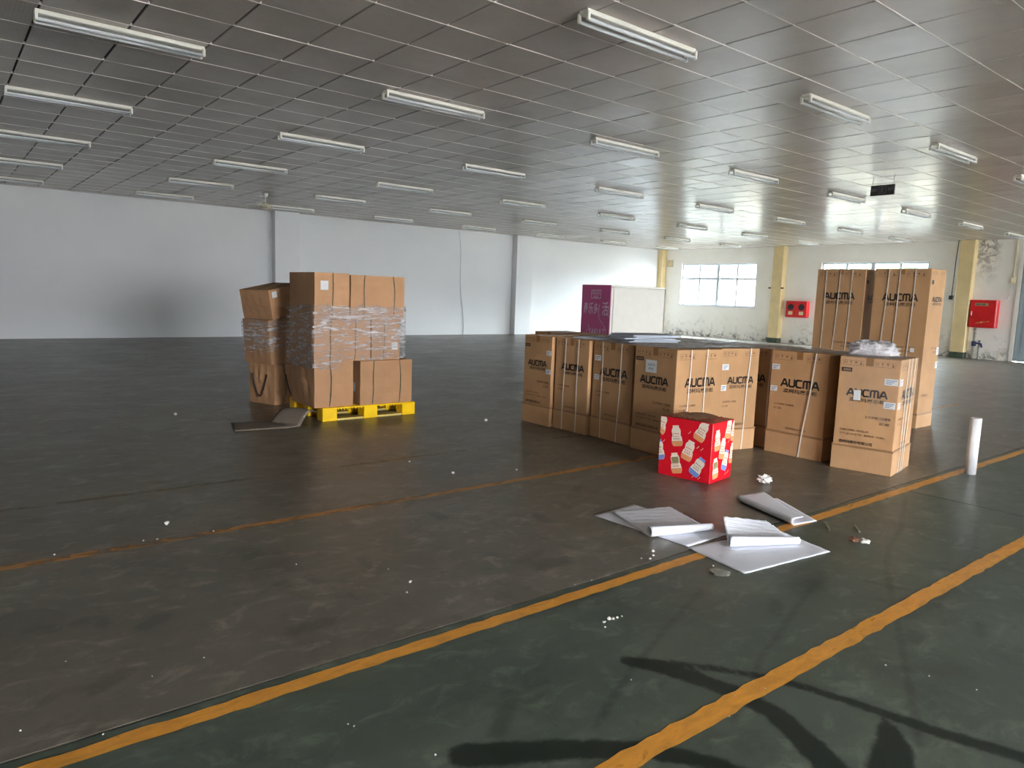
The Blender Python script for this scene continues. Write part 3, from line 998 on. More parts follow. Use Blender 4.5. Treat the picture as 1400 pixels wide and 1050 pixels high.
bg.location = (6.40, 2.93, .987); bg.rotation_euler = (0, 0, D(-52))
tag(bg, 'crumpled translucent plastic bag lying on the end carton', 'plastic bag')
def drape(u, v):
    # clear film hanging down the two visible faces of the end carton
    x = -.2875 - .009
    if u < .5: px_, py_ = -.298 - .003 * math.sin(v * 30 + u * 60), .20 - (u / .5) * .45
    else: px_, py_ = -.298 + ((u - .5) / .5) * .60, -.252 - .003 * math.sin(v * 26 + u * 50)
    lo = .38 + .25 * abs(math.sin(u * 9.0)) + .08 * math.sin(u * 41)
    return (px_, py_, .979 - v * (.979 - lo))
dp = MB().grid(drape, 60, 24).build('film_skirt', film_mat('hanging_clear_film', srgb(235, 230, 225), 0.07, 0.12, 0.9, 16), D1, True)
def wire_rack(label, loc, rot, lx, ly, tilt=0.0, n=11):
    root = empty('wire_rack', loc, rot, tilt)
    tag(root, label, 'wire rack', 'white wire racks on the cartons')
    b = MB()
    for q in (((-lx, -ly), (lx, -ly)), ((lx, -ly), (lx, ly)), ((lx, ly), (-lx, ly)), ((-lx, ly), (-lx, -ly))):
        b.tube([(q[0][0], q[0][1], .006), (q[1][0], q[1][1], .006)], .0055, 6)
    b.build('rim', RACKM, root)
    w = MB()
    for i in range(1, n * 2):
        x = -lx + 2 * lx * i / (n * 2)
        w.tube([(x, -ly, .011), (x, ly, .011)], .0024, 4, False)
    for yy in (-ly / 3, ly / 3): w.tube([(-lx, yy, .006), (lx, yy, .006)], .004, 5, False)
    tag(w.build('wire', RACKM, root), kind='stuff')
    return root
RACKM = plain('white_coated_wire', srgb(212, 220, 234), 0.3, var=0.03)
zr = .984
for k, (dx_, dy_, rr, lb) in enumerate(((0, 0, -18, 'white wire shelf rack at the bottom of the rack pile'), (.02, -.015, -14, 'white wire shelf rack second from the bottom of the rack pile'), (-.02, .01, -22, 'white wire shelf rack in the middle of the rack pile'), (.05, .02, -10, 'white wire shelf rack second from the top of the rack pile'), (.02, -.02, -16, 'white wire shelf rack on top of the rack pile'))):
    wire_rack(lb, (5.50 + dx_, 4.78 + dy_, zr + k * .0145), D(rr), .27, .21)
wire_rack('white wire shelf rack lying alone on the strapped carton', (5.52, 5.38, .968), D(8), .25, .17)

# ------------------------------------------------------------------ red gift carton
RED = plain('red_gloss_print', srgb(222, 22, 40), 0.22, var=0.05)
CREAM = plain('printed_cream', srgb(244, 226, 206), 0.25, var=0.05)
ORNG = plain('printed_orange', srgb(236, 160, 108), 0.25)
PINKT = plain('printed_red_marks', srgb(196, 60, 62), 0.25)
BLUEC = plain('printed_blue', srgb(126, 150, 214), 0.25)
OLIVE = plain('printed_olive', srgb(150, 140, 96), 0.25)
rb = empty('red_carton', (0, 0, 0), D(9))
rdx, rdy, rh = .36, .455, .478
rc = Vector((4.600, 3.245, 0)) + Matrix.Rotation(D(9), 3, 'Z') @ Vector((rdx / 2, rdy / 2, 0))
rb.location = rc
tag(rb, 'glossy red square carton printed with small drink bottles, in front of the brown cartons', 'carton')
MB().bevbox(-rdx / 2, rdx / 2, -rdy / 2, rdy / 2, 0, rh - .004, .004).build('carton_body', RED, rb)
def redtop(u, v):
    x = -rdx / 2 + rdx * u; y = -rdy / 2 + rdy * v
    e = min(u, 1 - u, v, 1 - v)
    return (x, y, rh - .003 + min(e * 8, 1) * (.008 + .007 * hash2(x * 9, y * 9)))
MB().grid(redtop, 26, 30).build('shrink_film', film_mat('red_shrink_film', srgb(170, 60, 50), 0.8, 0.15, 0.8, 18), rb, True)
def flap(u, v):
    return (-rdx / 2 + .02 + (rdx - .04) * u, -.10 + .24 * v, rh + .0035 + .012 * math.sin(math.pi * v) * u)
MB().grid(flap, 8, 8).build('top_flap', cardboard('flap_board', srgb(150, 112, 84)), rb, True)
def bottle_outline(n=40):
    key = [(0, .30), (.04, .40), (.20, .46), (.42, .42), (.52, .34), (.60, .36), (.74, .38), (.84, .33), (.90, .25), (.96, .27), (1.0, .24)]
    pts = []
    for i in range(n + 1):
        t = i / n
        for (a, b2) in zip(key[:-1], key[1:]):
            if a[0] <= t <= b2[0]:
                f = (t - a[0]) / (b2[0] - a[0]); f = f * f * (3 - 2 * f)
                pts.append((a[1] + (b2[1] - a[1]) * f, t - .5)); break
    return pts
BO = bottle_outline()
def band(b, lo, hi, f=1.0):
    ps = [p for p in BO if lo - .5 <= p[1] <= hi - .5]
    vs = [(-p[0] * f, p[1], 0) for p in ps] + [(p[0] * f, p[1], 0) for p in ps]
    n = len(ps)
    return b.add(vs, [(i, n + i, n + i + 1, i + 1) for i in range(n - 1)])
def bottle_print(M, u, v, hgt, wid, rot, kind):
    base = M @ Matrix.Translation((u, v, 0)) @ Matrix.Rotation(rot, 4, 'Z') @ Matrix.Diagonal((wid, hgt, 1, 1))
    def clip(b, z):
        out = MB()
        W = rdy if M is MX else rdx
        out.v = []
        for p in b.v:
            q = Matrix.Translation((u, v, 0)) @ Matrix.Rotation(rot, 4, 'Z') @ Matrix.Diagonal((wid, hgt, 1, 1)) @ Vector(p)
            out.v.append((min(max(q.x, .001), W - .001), min(max(q.y, .001), rh - .006), z))
        out.f = b.f
        return out
    root = clip(band(MB(), 0, 1), 0.0).build('bottle_print', CREAM, rb); root.matrix_local = M
    lo = clip(band(MB(), 0, .26, .97), .0006).build('bottle_foot', ORNG if kind != 2 else BLUEC, root)
    mk = MB()
    for r_, n_m in ((0, 4), (1, 3), (2, 4)):
        for c_ in range(n_m):
            x = -.27 + .54 * c_ / n_m; y = -.17 + .11 * r_ + (.03 if r_ == 2 else 0)
            rect(mk, x, x + .07, y, y + .05)
    clip(mk, .0008).build('bottle_lettering', PINKT if kind != 2 else INK2, root)
    if kind == 2: clip(band(MB(), .86, 1.0, 1.02), .0008).build('bottle_cap', BLUEC, root)
    if kind == 1: clip(band(MB(), .50, .80, .8), .0009).build('bottle_label', OLIVE, root)
MX = face_frame('X', rdx, rdy, .002); MY = face_frame('Y', rdx, rdy, .002)
for (u, v, rt_, k) in ((.33, .70, 10, 0), (.80, .84, -24, 0), (.575, .49, -17, 0), (.345, .24, 13, 1), (.765, .25, -30, 2), (.02, .86, -14, 0), (.0, .42, 8, 2)):
    bottle_print(MX, u * rdy, v * rh, .165, .105, D(rt_), k)
for (u, v, rt_, k) in ((.24, .70, 4, 0), (.74, .86, -10, 0), (.50, .54, -10, 0), (.67, .33, -18, 2), (.22, .24, 6, 1), (1.0, .80, -6, 0), (.99, .42, -4, 0)):
    bottle_print(MY, u * rdx, v * rh, .165, .105, D(rt_), k)
for (MM, pts) in ((MX, ((.72, .55), (.80, .53), (.67, .06), (.78, .05), (.55, .77), (.06, .56))), (MY, ((.52, .70), (.75, .62), (.70, .08), (.8, .1)))):
    for (u, v) in pts:
        W = rdy if MM is MX else rdx
        b = stroke2d([[(u * W, v * rh), (u * W + .012, v * rh + .008), (u * W + .02, v * rh + .02)]], .003)
        o = b.build('spark_print', CREAM, rb); o.matrix_local = MM

# ------------------------------------------------------------------ yellow pallet with its cartons
pal = empty('plastic_pallet', (3.129, 7.03, 0))
tag(pal, 'yellow plastic pallet on the grey floor under stacked cartons', 'pallet')
PW, PD, PH = 1.12, .90, .144
for ix in range(3):
    for iy in range(3):
        x = ix * (PW - .165) / 2; y = iy * (PD - .145) / 2
        MB().bevbox(x, x + .165, y, y + .145, .0, PH - .012, .006).build('block', YELLOW, pal)
for iy in range(3):
    y = iy * (PD - .145) / 2
    MB().bevbox(.16, PW - .16, y + .012, y + .133, 0, .022, .004).build('skid', plain('pale_yellow_plastic', srgb(216, 190, 110), .5), pal)
for iy in range(9):
    y = iy * (PD - .07) / 8
    MB().bevbox(0.001, PW - .001, y, y + .07, PH - .016, PH, .003).build('deck_slat', YELLOW, pal)
for k in range(24):
    x = .175 + (PW - .35) * k / 23
    if .46 < x < .66: continue
    MB().bevbox(x, x + .012, .002, .02, PH - .03, PH - .015, .002).build('deck_rib', YELLOW, pal)
def soft_box(x0, x1, y0, y1, z0, z1, bulge=.012, seed=0, n=7):
    """closed carton with slightly bulging, dented sides"""
    bm = bmesh.new()
    bmesh.ops.create_cube(bm, size=2.0)
    bmesh.ops.subdivide_edges(bm, edges=list(bm.edges), cuts=n, use_grid_fill=True)
    for v in bm.verts:
        p = v.co.copy()
        f = [(1 - p.y ** 2) * (1 - p.z ** 2), (1 - p.x ** 2) * (1 - p.z ** 2), (1 - p.x ** 2) * (1 - p.y ** 2)]
        q = Vector(((x0 + x1) / 2 + p.x * (x1 - x0) / 2, (y0 + y1) / 2 + p.y * (y1 - y0) / 2, (z0 + z1) / 2 + p.z * (z1 - z0) / 2))
        for k in range(2):
            if abs(p[k]) > .999:
                q[k] += math.copysign(1, p[k]) * bulge * f[k] * (1 + .7 * hash2(p[(k + 1) % 3], p[2], seed))
        w = .006 * hash2(p.z * 1.7 + seed, p.x + p.y, seed) * (1 - abs(p.z)) 
        q.x += w; q.y += w * .6
        v.co = q
    b = MB()
    bm.verts.index_update()
    b.v = [tuple(v.co) for v in bm.verts]; b.f = [tuple(v.index for v in f.verts) for f in bm.faces]
    bm.free()
    return b
GP = 'cartons stacked on the yellow pallet'
def stacked_carton(label, x0, x1, y0, y1, z0, z1, rot=0.0, straps=(), stk=None, seed=0, bulge=.010, tilt=(0, 0), group=GP, mat=CARD3, stripe=True):
    cx_, cy_ = (x0 + x1) / 2, (y0 + y1) / 2
    root = empty('carton', (cx_, cy_, z0), rot, tilt[0], tilt[1])
    tag(root, label, 'carton', group)
    w, d, h = x1 - x0, y1 - y0, z1 - z0
    soft_box(-w / 2, w / 2, -d / 2, d / 2, 0, h, bulge, seed).build('carton_body', mat, root)
    tp = MB(); tp.box(-w / 2 + .01, w / 2 - .01, -.025, .025, h, h + .0012)
    tp.build('packing_tape', TAPE, root)
    for s in straps:
        b = MB()
        x = -w / 2 + s * w
        o_ = bulge * 1.9 + .003
        pts = [(x + .012 * math.sin(s * 30), -d / 2 - .003, h + .002), (x + .008 * math.sin(s * 17), -d / 2 - o_, h * .66), (x, -d / 2 - o_, h * .33), (x - .006, -d / 2 - .003, 0.003)]
        b.tube(pts, .0045, 5)
        b.build('strap', STRAPG, root)
    if stk:
        for (f, u, v, ww, hh) in stk:
            b = MB()
            if f == 'Y':
                y = -d / 2 - bulge * 1.9 - .003
                b.box(-w / 2 + u, -w / 2 + u + ww, y, y + .0015, v, v + hh)
            else:
                x = -w / 2 - bulge * 1.9 - .003
                b.box(x, x + .0015, d / 2 - u - ww, d / 2 - u, v, v + hh)
            b.build('label_sticker', STICK, root)
    return root
z1, z2, z3 = .628, 1.075, 1.555
stacked_carton('brown carton bulging at the left front of the bottom layer on the pallet', 3.06, 3.50, 7.085, 7.70, PH, z1, 0, (.40,), None, 1, .014)
stacked_carton('brown carton with two green straps at the right of the bottom layer on the pallet', 3.565, 4.215, 7.06, 7.60, PH, .628, D(1), (.24, .76), [('X', .40, .14, .05, .10)], 2, .007)
stacked_carton('brown film-wrapped carton at the left of the middle layer on the pallet', 3.05, 3.695, 7.07, 7.72, z1 + .003, z2, 0, (.28, .72), None, 3, .006)
stacked_carton('brown carton with a low white sticker at the right of the middle layer', 3.715, 4.065, 7.08, 7.70, z1 + .003, z2, 0, (.42,), [('Y', .24, .11, .075, .085)], 4, .006)
stacked_carton('brown carton with a white sticker high on its front, top layer left', 3.05, 3.437, 7.06, 7.72, z2 + .003, z3, 0, (.5,), [('Y', .06, .30, .085, .095)], 5, .006)
stacked_carton('wide brown carton with two green straps, top layer right', 3.455, 4.10, 7.06, 7.70, z2 + .003, z3 - .01, 0, (.24, .80), None, 6, .006)
# a second, leaning pile behind the pallet's left end
GL = 'leaning cartons behind the pallet'
LC = stacked_carton('dented brown carton with loose dark straps, bottom of the leaning pile on the floor', 3.00, 3.46, 8.36, 8.80, 0.0, .48, D(20), (.3, .7), None, 8, .02, (0, 0), GL)
LM = stacked_carton('brown carton in shiny film, middle of the leaning pile', 2.96, 3.40, 8.30, 8.80, .50, 1.02, D(16), (), None, 9, .012, (0, D(-4)), GL)
stacked_carton('tilted brown carton with a small sticker, top of the leaning pile', 2.92, 3.42, 8.22, 8.72, 1.06, 1.40, D(20), (), [('Y', .02, .25, .07, .07)], 10, .012, (0, D(-11)), GL)
# hanging loops of loose strap on the lowest leaning carton
for fx in (0, 1):
    pts = []
    for i in range(13):
        t = i / 12
        w_ = (t - .5) * .26
        z_ = .36 - .27 * math.sin(math.pi * t)
        pts.append((-.265, w_, z_) if fx == 0 else (w_ * .9 + .02, -.258, z_))
    MB().tube(pts, .007, 6).build('loose_strap', DARKP, LC, True)
# stretch film round the middle layer
def wrap(u, v):
    per = [(3.025, 7.74), (3.025, 7.045), (4.115, 7.045), (4.115, 7.74)]
    t = u * 3
    i = min(int(t), 2); f = t - i
    x = per[i][0] + (per[i + 1][0] - per[i][0]) * f
    y = per[i][1] + (per[i + 1][1] - per[i][1]) * f
    e = .5 + .5 * math.cos(2 * math.pi * f)
    if i == 1 and f > .55 and v < .75: x, y = x, y
    k = .006 * hash2(u * 26, v * 5, 1) + .004 * hash2(u * 9, v * 30, 2)
    if i == 0: x += k - .004
    elif i == 1: y += k - .006
    else: x -= k - .004
    top = 1.22 + .02 * hash2(u * 8, 0, 3)
    lo = .56 + .02 * hash2(u * 11, 1, 4) + (.085 if u > .43 else 0)
    return (x, y, lo + (top - lo) * v)
wp = MB().grid(wrap, 120, 44).build('stretch_wrap', FILMC, None, True)
tag(wp, 'shiny clear stretch film wrapped round the middle of the pallet stack', 'stretch film')
def wrap2(u, v):
    R = Matrix.Rotation(D(16), 3, 'Z')
    t = u * 2
    i = min(int(t), 1); f = t - i
    per = [(-.245, .25), (-.245, -.275), (.22, -.275)]
    x = per[i][0] + (per[i + 1][0] - per[i][0]) * f; y = per[i][1] + (per[i + 1][1] - per[i][1]) * f
    k = .007 * hash2(u * 20, v * 6, 5)
    p = R @ Vector((x + (k if i == 0 else 0), y + (k if i == 1 else 0), 0))
    z = .66 + .08 * hash2(u * 9, 2, 2) + (1.03 - .66) * v
    lean = (z - .5) * -.07
    return (x + (k if i == 0 else 0), y + (k if i == 1 else 0), min(z - .5, .53))
wp2 = MB().grid(wrap2, 50, 24).build('stretch_film', FILMC, LM, True)
# flattened cardboard on the floor, one end resting on the pallet
def board(u, v):
    # u along its length from the floor end to the pallet
    p0, p1, p2 = Vector((2.24, 7.13, .008)), Vector((2.72, 7.02, .010)), Vector((2.99, 7.17, .105))
    t = u * 2
    if t < 1: c = p0.lerp(p1, t); d = (p1 - p0)
    else: c = p1.lerp(p2, t - 1); c.z += .07 * math.sin(math.pi * (t - 1)) ; d = (p2 - p1)
    d.z = 0; d.normalize(); n = Vector((-d.y, d.x, 0))
    w = .44 - .12 * u
    q = c + n * (v - .5) * w
    q.z += .018 * u * (1 - (2 * v - 1) ** 2) + .004 * hash2(u * 6, v * 3, 6)
    q.z = max(q.z, .006)
    return tuple(q)
cb = MB().grid(board, 30, 8).build('cardboard_sheet', CARD4, None, True)
md = cb.modifiers.new('thickness', 'SOLIDIFY'); md.thickness = .006; md.offset = 1
tag(cb, 'flattened dull brown cardboard lying on the floor against the yellow pallet', 'cardboard')
for (u0, u1) in ((.06, .22), (.62, .80)):
    def edge_(u, v, u0=u0, u1=u1):
        p = Vector(board(u0 + (u1 - u0) * u, .0 + .06 * v)); return (p.x, p.y, p.z + .0085)
    MB().grid(edge_, 8, 2).build('torn_edge', plain('torn_paper_edge', srgb(176, 164, 136), .8), cb)

# ------------------------------------------------------------------ white sheets on the floor
SHEET = plain('white_foam_sheet', srgb(226, 228, 236), 0.45, var=0.03)
def sheet_obj(name, label, fn, nu=24, nv=24):
    o = MB().grid(fn, nu, nv).build(name, SHEET, None, True)
    md = o.modifiers.new('thickness', 'SOLIDIFY'); md.thickness = .0018; md.offset = 1
    tag(o, label, 'sheet', 'white sheets dropped on the floor')
    return o
def quad(c, u, v):
    a = Vector((*c[0], 0)).lerp(Vector((*c[1], 0)), u); b_ = Vector((*c[3], 0)).lerp(Vector((*c[2], 0)), u)
    return a.lerp(b_, v)
def flat(c, z0=.003, amp=.004, s=1):
    def fn(u, v):
        p = quad(c, u, v)
        return (p.x, p.y, z0 + amp * (.5 + .5 * hash2(u * 2.2, v * 2.2, s)))
    return fn
sheet_obj('foam_sheet', 'flat white sheet under the first rolled sheet on the floor', flat([(3.265, 3.165), (3.68, 3.19), (3.70, 2.45), (3.31, 2.445)], .003, .003, 1))
def rolled(c, r, turns, z0, amp, s, lift=(0, 0)):
    """c[0],c[1] = far edge, c[3],c[2] = the edge that has curled up into a roll"""
    def fn(u, v):
        vf = .62
        far = quad(c, u, 0); near = quad(c, u, 1)
        d = (near - far)
        L = d.length; dn = d.normalized()
        if v < vf:
            t = v / vf
            p = far + d * t
            z = z0 + amp * (.5 + .5 * hash2(u * 2, t * 2, s)) * (1 - t ** 3)
            z += (lift[0] * (1 - u) + lift[1] * u) * (1 - t) ** 1.5
            return (p.x, p.y, z)
        a = (v - vf) / (1 - vf) * 2 * math.pi * turns
        rr = r * (1 - .22 * (v - vf) / (1 - vf)) * (1.08 - .38 * u)
        p = near + dn * (rr * math.sin(a))
        return (p.x, p.y, z0 + r * (1.08 - .38 * u) - rr * math.cos(a))
    return fn
sheet_obj('rolled_sheet', 'white sheet with a curled-up front edge lying on another flat sheet', rolled([(3.40, 3.13), (3.83, 3.005), (3.665, 2.545), (3.235, 2.675)], .029, 1.2, .010, .006, 2), 20, 60)
sheet_obj('foam_sheet', 'large flat white sheet crossing the orange lane line', flat([(3.29, 2.435), (4.04, 2.335), (3.945, 1.935), (3.225, 2.02)], .003, .003, 4))
sheet_obj('rolled_sheet', 'white sheet with a raised corner and curled edge on the large flat sheet', rolled([(3.71, 2.50), (4.06, 2.42), (3.895, 2.105), (3.50, 2.305)], .029, 1.2, .010, .010, 5, (.085, .02)), 22, 60)
def folded(u, v):
    # sheet folded back over itself along its left edge
    c = [(4.40, 2.84), (4.70, 2.73), (4.43, 2.28), (4.22, 2.315)]
    p0 = quad(c, 0, v); p1 = quad(c, 1, v)
    w = (p1 - p0)
    if u < .42:
        t = 1 - u / .42
        q = p0 + w * t
        return (q.x, q.y, .004)
    if u < .58:
        a = (u - .42) / .16 * math.pi
        q = p0 - w.normalized() * .022 * math.sin(a)
        return (q.x, q.y, .026 - .022 * math.cos(a))
    t = (u - .58) / .42 * (.62 - .25 * v)
    q = p0 + w * t
    return (q.x, q.y, .048 + .012 * math.sin(v * 5 + 1) * t + .010 * t)
sheet_obj('folded_sheet', 'white sheet folded over itself on the lane line, below the crumpled paper', folded, 48, 20)

def lump(seed, r, sq=.7, n=2, amp=.35):
    bm = bmesh.new()
    bmesh.ops.create_icosphere(bm, subdivisions=n, radius=1.0)
    rr = random.Random(seed)
    for v in bm.verts:
        k = 1 + rr.uniform(-amp, amp)
        v.co = Vector((v.co.x * k * r, v.co.y * k * r, v.co.z * k * r * sq))
    zmin = min(v.co.z for v in bm.verts)
    b = MB(); bm.verts.index_update()
    b.v = [(v.co.x, v.co.y, v.co.z - zmin) for v in bm.verts]; b.f = [tuple(v.index for v in f.verts) for f in bm.faces]
    bm.free()
    return b
p = at_z(1045, 661)
o = lump(4, .052, .6, 3, .32).build('crumpled_paper', plain('white_paper', srgb(236, 236, 232), .6, var=.06)); o.location = p
tag(o, 'crumpled ball of white paper beside the red carton', 'paper')
# paper roll standing on end
pr = empty('paper_roll', (6.925, 2.245, 0)); tag(pr, 'white paper roll standing on end on the worn orange lane line', 'paper roll')
MB().lathe([(.028, .006), (.043, .0), (.043, .49), (.036, .49), (.036, .03)], 28).build('sheet_winding', plain('roll_white', srgb(236, 236, 238), .4, var=.03), pr, True)
MB().lathe([(.036, .485), (.033, .486), (.033, .02), (0.001, .02)], 24).build('core', plain('roll_core', srgb(120, 108, 92), .7), pr, True)
# debris
FOAM = plain('foam_crumb', srgb(206, 204, 196), .7, var=.05)
BROWN = plain('brown_scrap', srgb(104, 66, 50), .6)
STRAW = plain('straw_scrap', srgb(150, 146, 120), .6)
crumb_me = [lump(20 + k, 1.0, .7, 1, .3).mesh('foam_crumb', FOAM) for k in range(4)]
def crumb(x, y, r, lab=None, grp=None):
    p = at_z(x, y)
    o = inst('foam_crumb', crumb_me[int(x + y) % 4], None, (p.x, p.y, 0), (0, 0, x * 1.3))
    r *= .62; o.scale = (r, r, r)
    if lab is None:
        if p.y < 2.33 and p.x > 2.6 and p.x < 3.6: lab, grp = 'small white foam crumb on the green floor beside the white sheets', 'foam crumbs beside the sheets'
        elif p.y < 2.41: lab, grp = 'small white foam crumb on the green floor strip by the orange lane lines', 'foam crumbs on the green floor'
        elif p.y > 6: lab, grp = 'small white foam crumb on the grey floor near the pallet', 'foam crumbs near the pallet'
        else: lab, grp = 'small white foam crumb on the worn grey-brown floor beyond the joint', 'foam crumbs on the grey-brown floor'
    tag(o, lab, 'debris', grp)
for (x, y, r) in ((561, 797, .014), (556, 811, .010), (531, 779, .007), (619, 648, .022), (706, 643, .016), (228, 718, .026), (215, 738, .012), (74, 759, .010), (196, 740, .008), (889, 765, .011), (877, 764, .009), (893, 755, .015), (893, 760, .012), (975, 774, .008), (809, 794, .006), (786, 800, .006), (1211, 910, .007), (1335, 944, .006), (1270, 925, .006), (664, 576, .03), (240, 568, .03), (279, 900, .006), (595, 1033, .006), (208, 925, .005), (476, 991, .006), (141, 1005, .006), (90, 905, .005), (484, 994, .006), (863, 930, .006), (560, 632, .014), (292, 727, .01), (405, 772, .007), (755, 822, .005), (1005, 952, .006), (997, 980, .005), (1046, 942, .004), (28, 1000, .006)):
    crumb(x, y, r)
for (x, y, r) in ((826, 852, .012), (832, 848, .016), (838, 847, .014), (844, 845, .010), (850, 843, .008), (827, 858, .008)):
    crumb(x, y, r, 'tiny white foam crumb in the loose cluster between the two orange lane lines', 'cluster of foam crumbs')
for (a, c, lb) in (((1130, 718), (1134, 726), 'short straw-coloured stick on the floor near the folded sheet'), ((1168, 719), (1175, 728), 'short pale stick on the floor above the brown scrap')):
    p, q = at_z(*a), at_z(*c)
    o = MB().tube([(p.x, p.y, .005), ((p.x + q.x) / 2, (p.y + q.y) / 2, .008), (q.x, q.y, .005)], .005, 6).build('stick', STRAW); tag(o, lb, 'debris')
o = lump(33, .028, .6, 2, .3).build('brown_scrap', BROWN); o.location = at_z(1166, 741); tag(o, 'small brown scrap beside a white crumpled wrapper', 'debris')
o = lump(34, .028, .5, 2, .35).build('crumpled_wrapper', FOAM); o.location = at_z(1182, 743); tag(o, 'small white crumpled wrapper beside the brown scrap', 'debris')
o = lump(35, .05, .12, 2, .35).build('dirt_clump', plain('dry_mud', srgb(128, 126, 116), .9, var=.3, scale=40)); o.location = at_z(985, 784); tag(o, 'flat clump of dry dirt below the large white sheet', 'debris')

# ------------------------------------------------------------------ purple and white display cabinet
PURP = plain('purple_panel', srgb(190, 84, 138), 0.3, var=.06, scale=2)
PRINTW = plain('pale_print', srgb(222, 206, 222), 0.4)
kx, ky, kw, kd, kh = 9.05, 8.62, 1.42, .71, 1.615
kb = empty('display_cabinet', (kx + kw / 2, ky + kd / 2, 0)); tag(kb, 'purple-sided white display cabinet standing behind the brown cartons', 'cabinet')
MB().bevbox(-kw / 2, kw / 2, -kd / 2, kd / 2, .0, kh, .01).build('cabinet_body', WHITEP, kb)
sp_ = MB().bevbox(-kw / 2 - .008, -kw / 2 + .004, -kd / 2 + .004, kd / 2 - .004, .05, kh - .004, .003).build('side_panel', PURP, kb)
dr = MB().bevbox(-kw / 2 + .05, kw / 2 - .03, -kd / 2 - .014, -kd / 2 + .004, .10, kh - .05, .006).build('door', plain('door_white', srgb(228, 224, 214), .35, var=.03), kb)
tr_ = MB()
for q in ((-kw / 2 + .02, kw / 2 - .005, kh - .045, kh - .03), (kw / 2 - .022, kw / 2 - .008, .1, kh - .03)):
    tr_.box(q[0], q[1], -kd / 2 - .02, -kd / 2 + .001, q[2], q[3])
tr_.build('frame_trim', PIPE, kb)
MB().bevbox(kw / 2 - .10, kw / 2 - .07, -kd / 2 - .04, -kd / 2 - .012, .72, .80, .005).build('door_handle', WHITEP, dr)
MK = face_frame('X', kw + .016, kd, .003)
b = MB(); outline(b, .24, .48, kh - .24, kh - .09, .012); rect(b, .25, .47, kh - .165, kh - .155)
put_text(b, '养乐多', .27, kh - .145, .035, .18); put_text(b, 'YAKULT', .29, kh - .225, .04, .14)
o = b.build('badge_print', PRINTW, kb); o.matrix_local = MK
b = MB(); put_text(b, '养', .06, kh - .50, .19, .10, .1); put_text(b, '乐', .19, kh - .51, .20, .12); put_text(b, '多', .32, kh - .51, .19, .10)
o = b.build('lettering', PRINTW, kb); o.matrix_local = MK
b = MB(); put_text(b, '活', .52, kh - .53, .24, .14)
o = b.build('lettering', PRINTW, kb); o.matrix_local = MK
def arc(cx_, cy_, rx_, ry_, a0, a1, n=14):
    return [(cx_ + rx_ * math.cos(a0 + (a1 - a0) * i / n), cy_ + ry_ * math.sin(a0 + (a1 - a0) * i / n)) for i in range(n + 1)]
b = stroke2d([arc(.58, kh - .45, .14, .22, D(150), D(260)), arc(.52, kh - .85, .12, .17, D(-90), D(70)), [(.30, kh - 1.02), (.52, kh - 1.02)], arc(.24, kh - .9, .09, .14, D(120), D(200)), [(.20, kh - .70), (.23, kh - .76)], [(.60, kh - .40), (.68, kh - .38), (.66, kh - .52), (.69, kh - .54)], arc(.26, kh - 1.06, .05, .05, D(-60), D(100))], .012)
o = b.build('flourish_print', PRINTW, kb); o.matrix_local = MK
b = MB(); put_text(b, 'YAKULT', .20, kh - .88, .12, .40, .1)
o = b.build('lettering', PRINTW, kb); o.matrix_local = MK

# ------------------------------------------------------------------ things fixed to the right-hand wall and ceiling
# hose cabinet by the third column
hc = empty('fire_cabinet', (XR, 7.75, .91)); tag(hc, 'red fire hose cabinet with yellow lettering beside an ochre column, over grey pipes', 'fire cabinet')
MB().bevbox(-.20, -.002, -.34, .34, 0, .79, .008).build('cabinet_body', REDP, hc)
dd = MB().bevbox(-.216, -.20, -.325, .325, .015, .775, .005).build('cabinet_door', REDP, hc)
b = MB().box(-.2185, -.216, -.12, .22, .62, .70); b.build('notice_plate', plain('plate_olive', srgb(150, 148, 110), .5), dd)
b = MB(); put_text(b, '消火栓', .14, .635, .05, .26)
o = b.build('lettering', INK, dd); o.matrix_local = Matrix(((0, 0, -1, -.2195), (-1, 0, 0, .34), (0, 1, 0, 0), (0, 0, 0, 1)))
b = MB(); put_text(b, '火警119', .18, .10, .05, .34, .3)
b.v = [(q[0], q[1] + (q[0] - .18) * .18, 0) for q in b.v]
o = b.build('lettering', plain('yellow_letter', srgb(214, 186, 110), .5), dd); o.matrix_local = Matrix(((0, 0, -1, -.2195), (-1, 0, 0, .34), (0, 1, 0, 0), (0, 0, 0, 1)))
MB().bevbox(-.235, -.215, .27, .295, .34, .46, .004).build('door_handle', WHITEP, dd)
# pipes and valve below it
pp = empty('fire_pipe', (XR - .12, 7.92, 0)); tag(pp, 'grey fire water pipe with blue valve under the red hose cabinet', 'pipe')
MB().tube([(0, 0, 0), (0, 0, .905)], .035, 12).build('pipe', PIPE, pp, True)
MB().tube([(0, -.14, 0), (0, -.14, .55)], .03, 12).build('pipe', PIPE, pp, True)
MB().lathe([(.02, .36), (.055, .37), (.06, .44), (.055, .51), (.02, .52)], 14).build('valve', BLUEV, pp, True)
MB().tube([(0, .0, .45), (-.04, -.10, .46), (-.04, -.20, .44), (-.03, -.22, .34)], .028, 8).build('elbow', BLUEV, pp, True)
for zz in (.70, .80): MB().tube([(0, 0, zz), (0, 0, zz + .03)], .048, 12).build('flange', PIPE, pp, True)
# gauge box behind the tall cartons
gb = empty('gauge_box', (XR, 13.52, .93)); tag(gb, 'red wall box with two round black gauges and yellow plates', 'fire box')
MB().bevbox(-.16, .002, -.40, .40, 0, .57, .008).build('box_body', REDP, gb)
for s in (-.20, .20):
    fr = MB().bevbox(-.172, -.16, s - .175, s + .175, .02, .55, .005).build('box_door', REDP, gb)
    MB().tube([(-.182, s, .36), (-.17, s, .36)], .11, 18).build('gauge', DARKP, fr)
    MB().box(-.176, -.171, s - .08, s + .08, .09, .21).build('plate', CREAMS, fr)
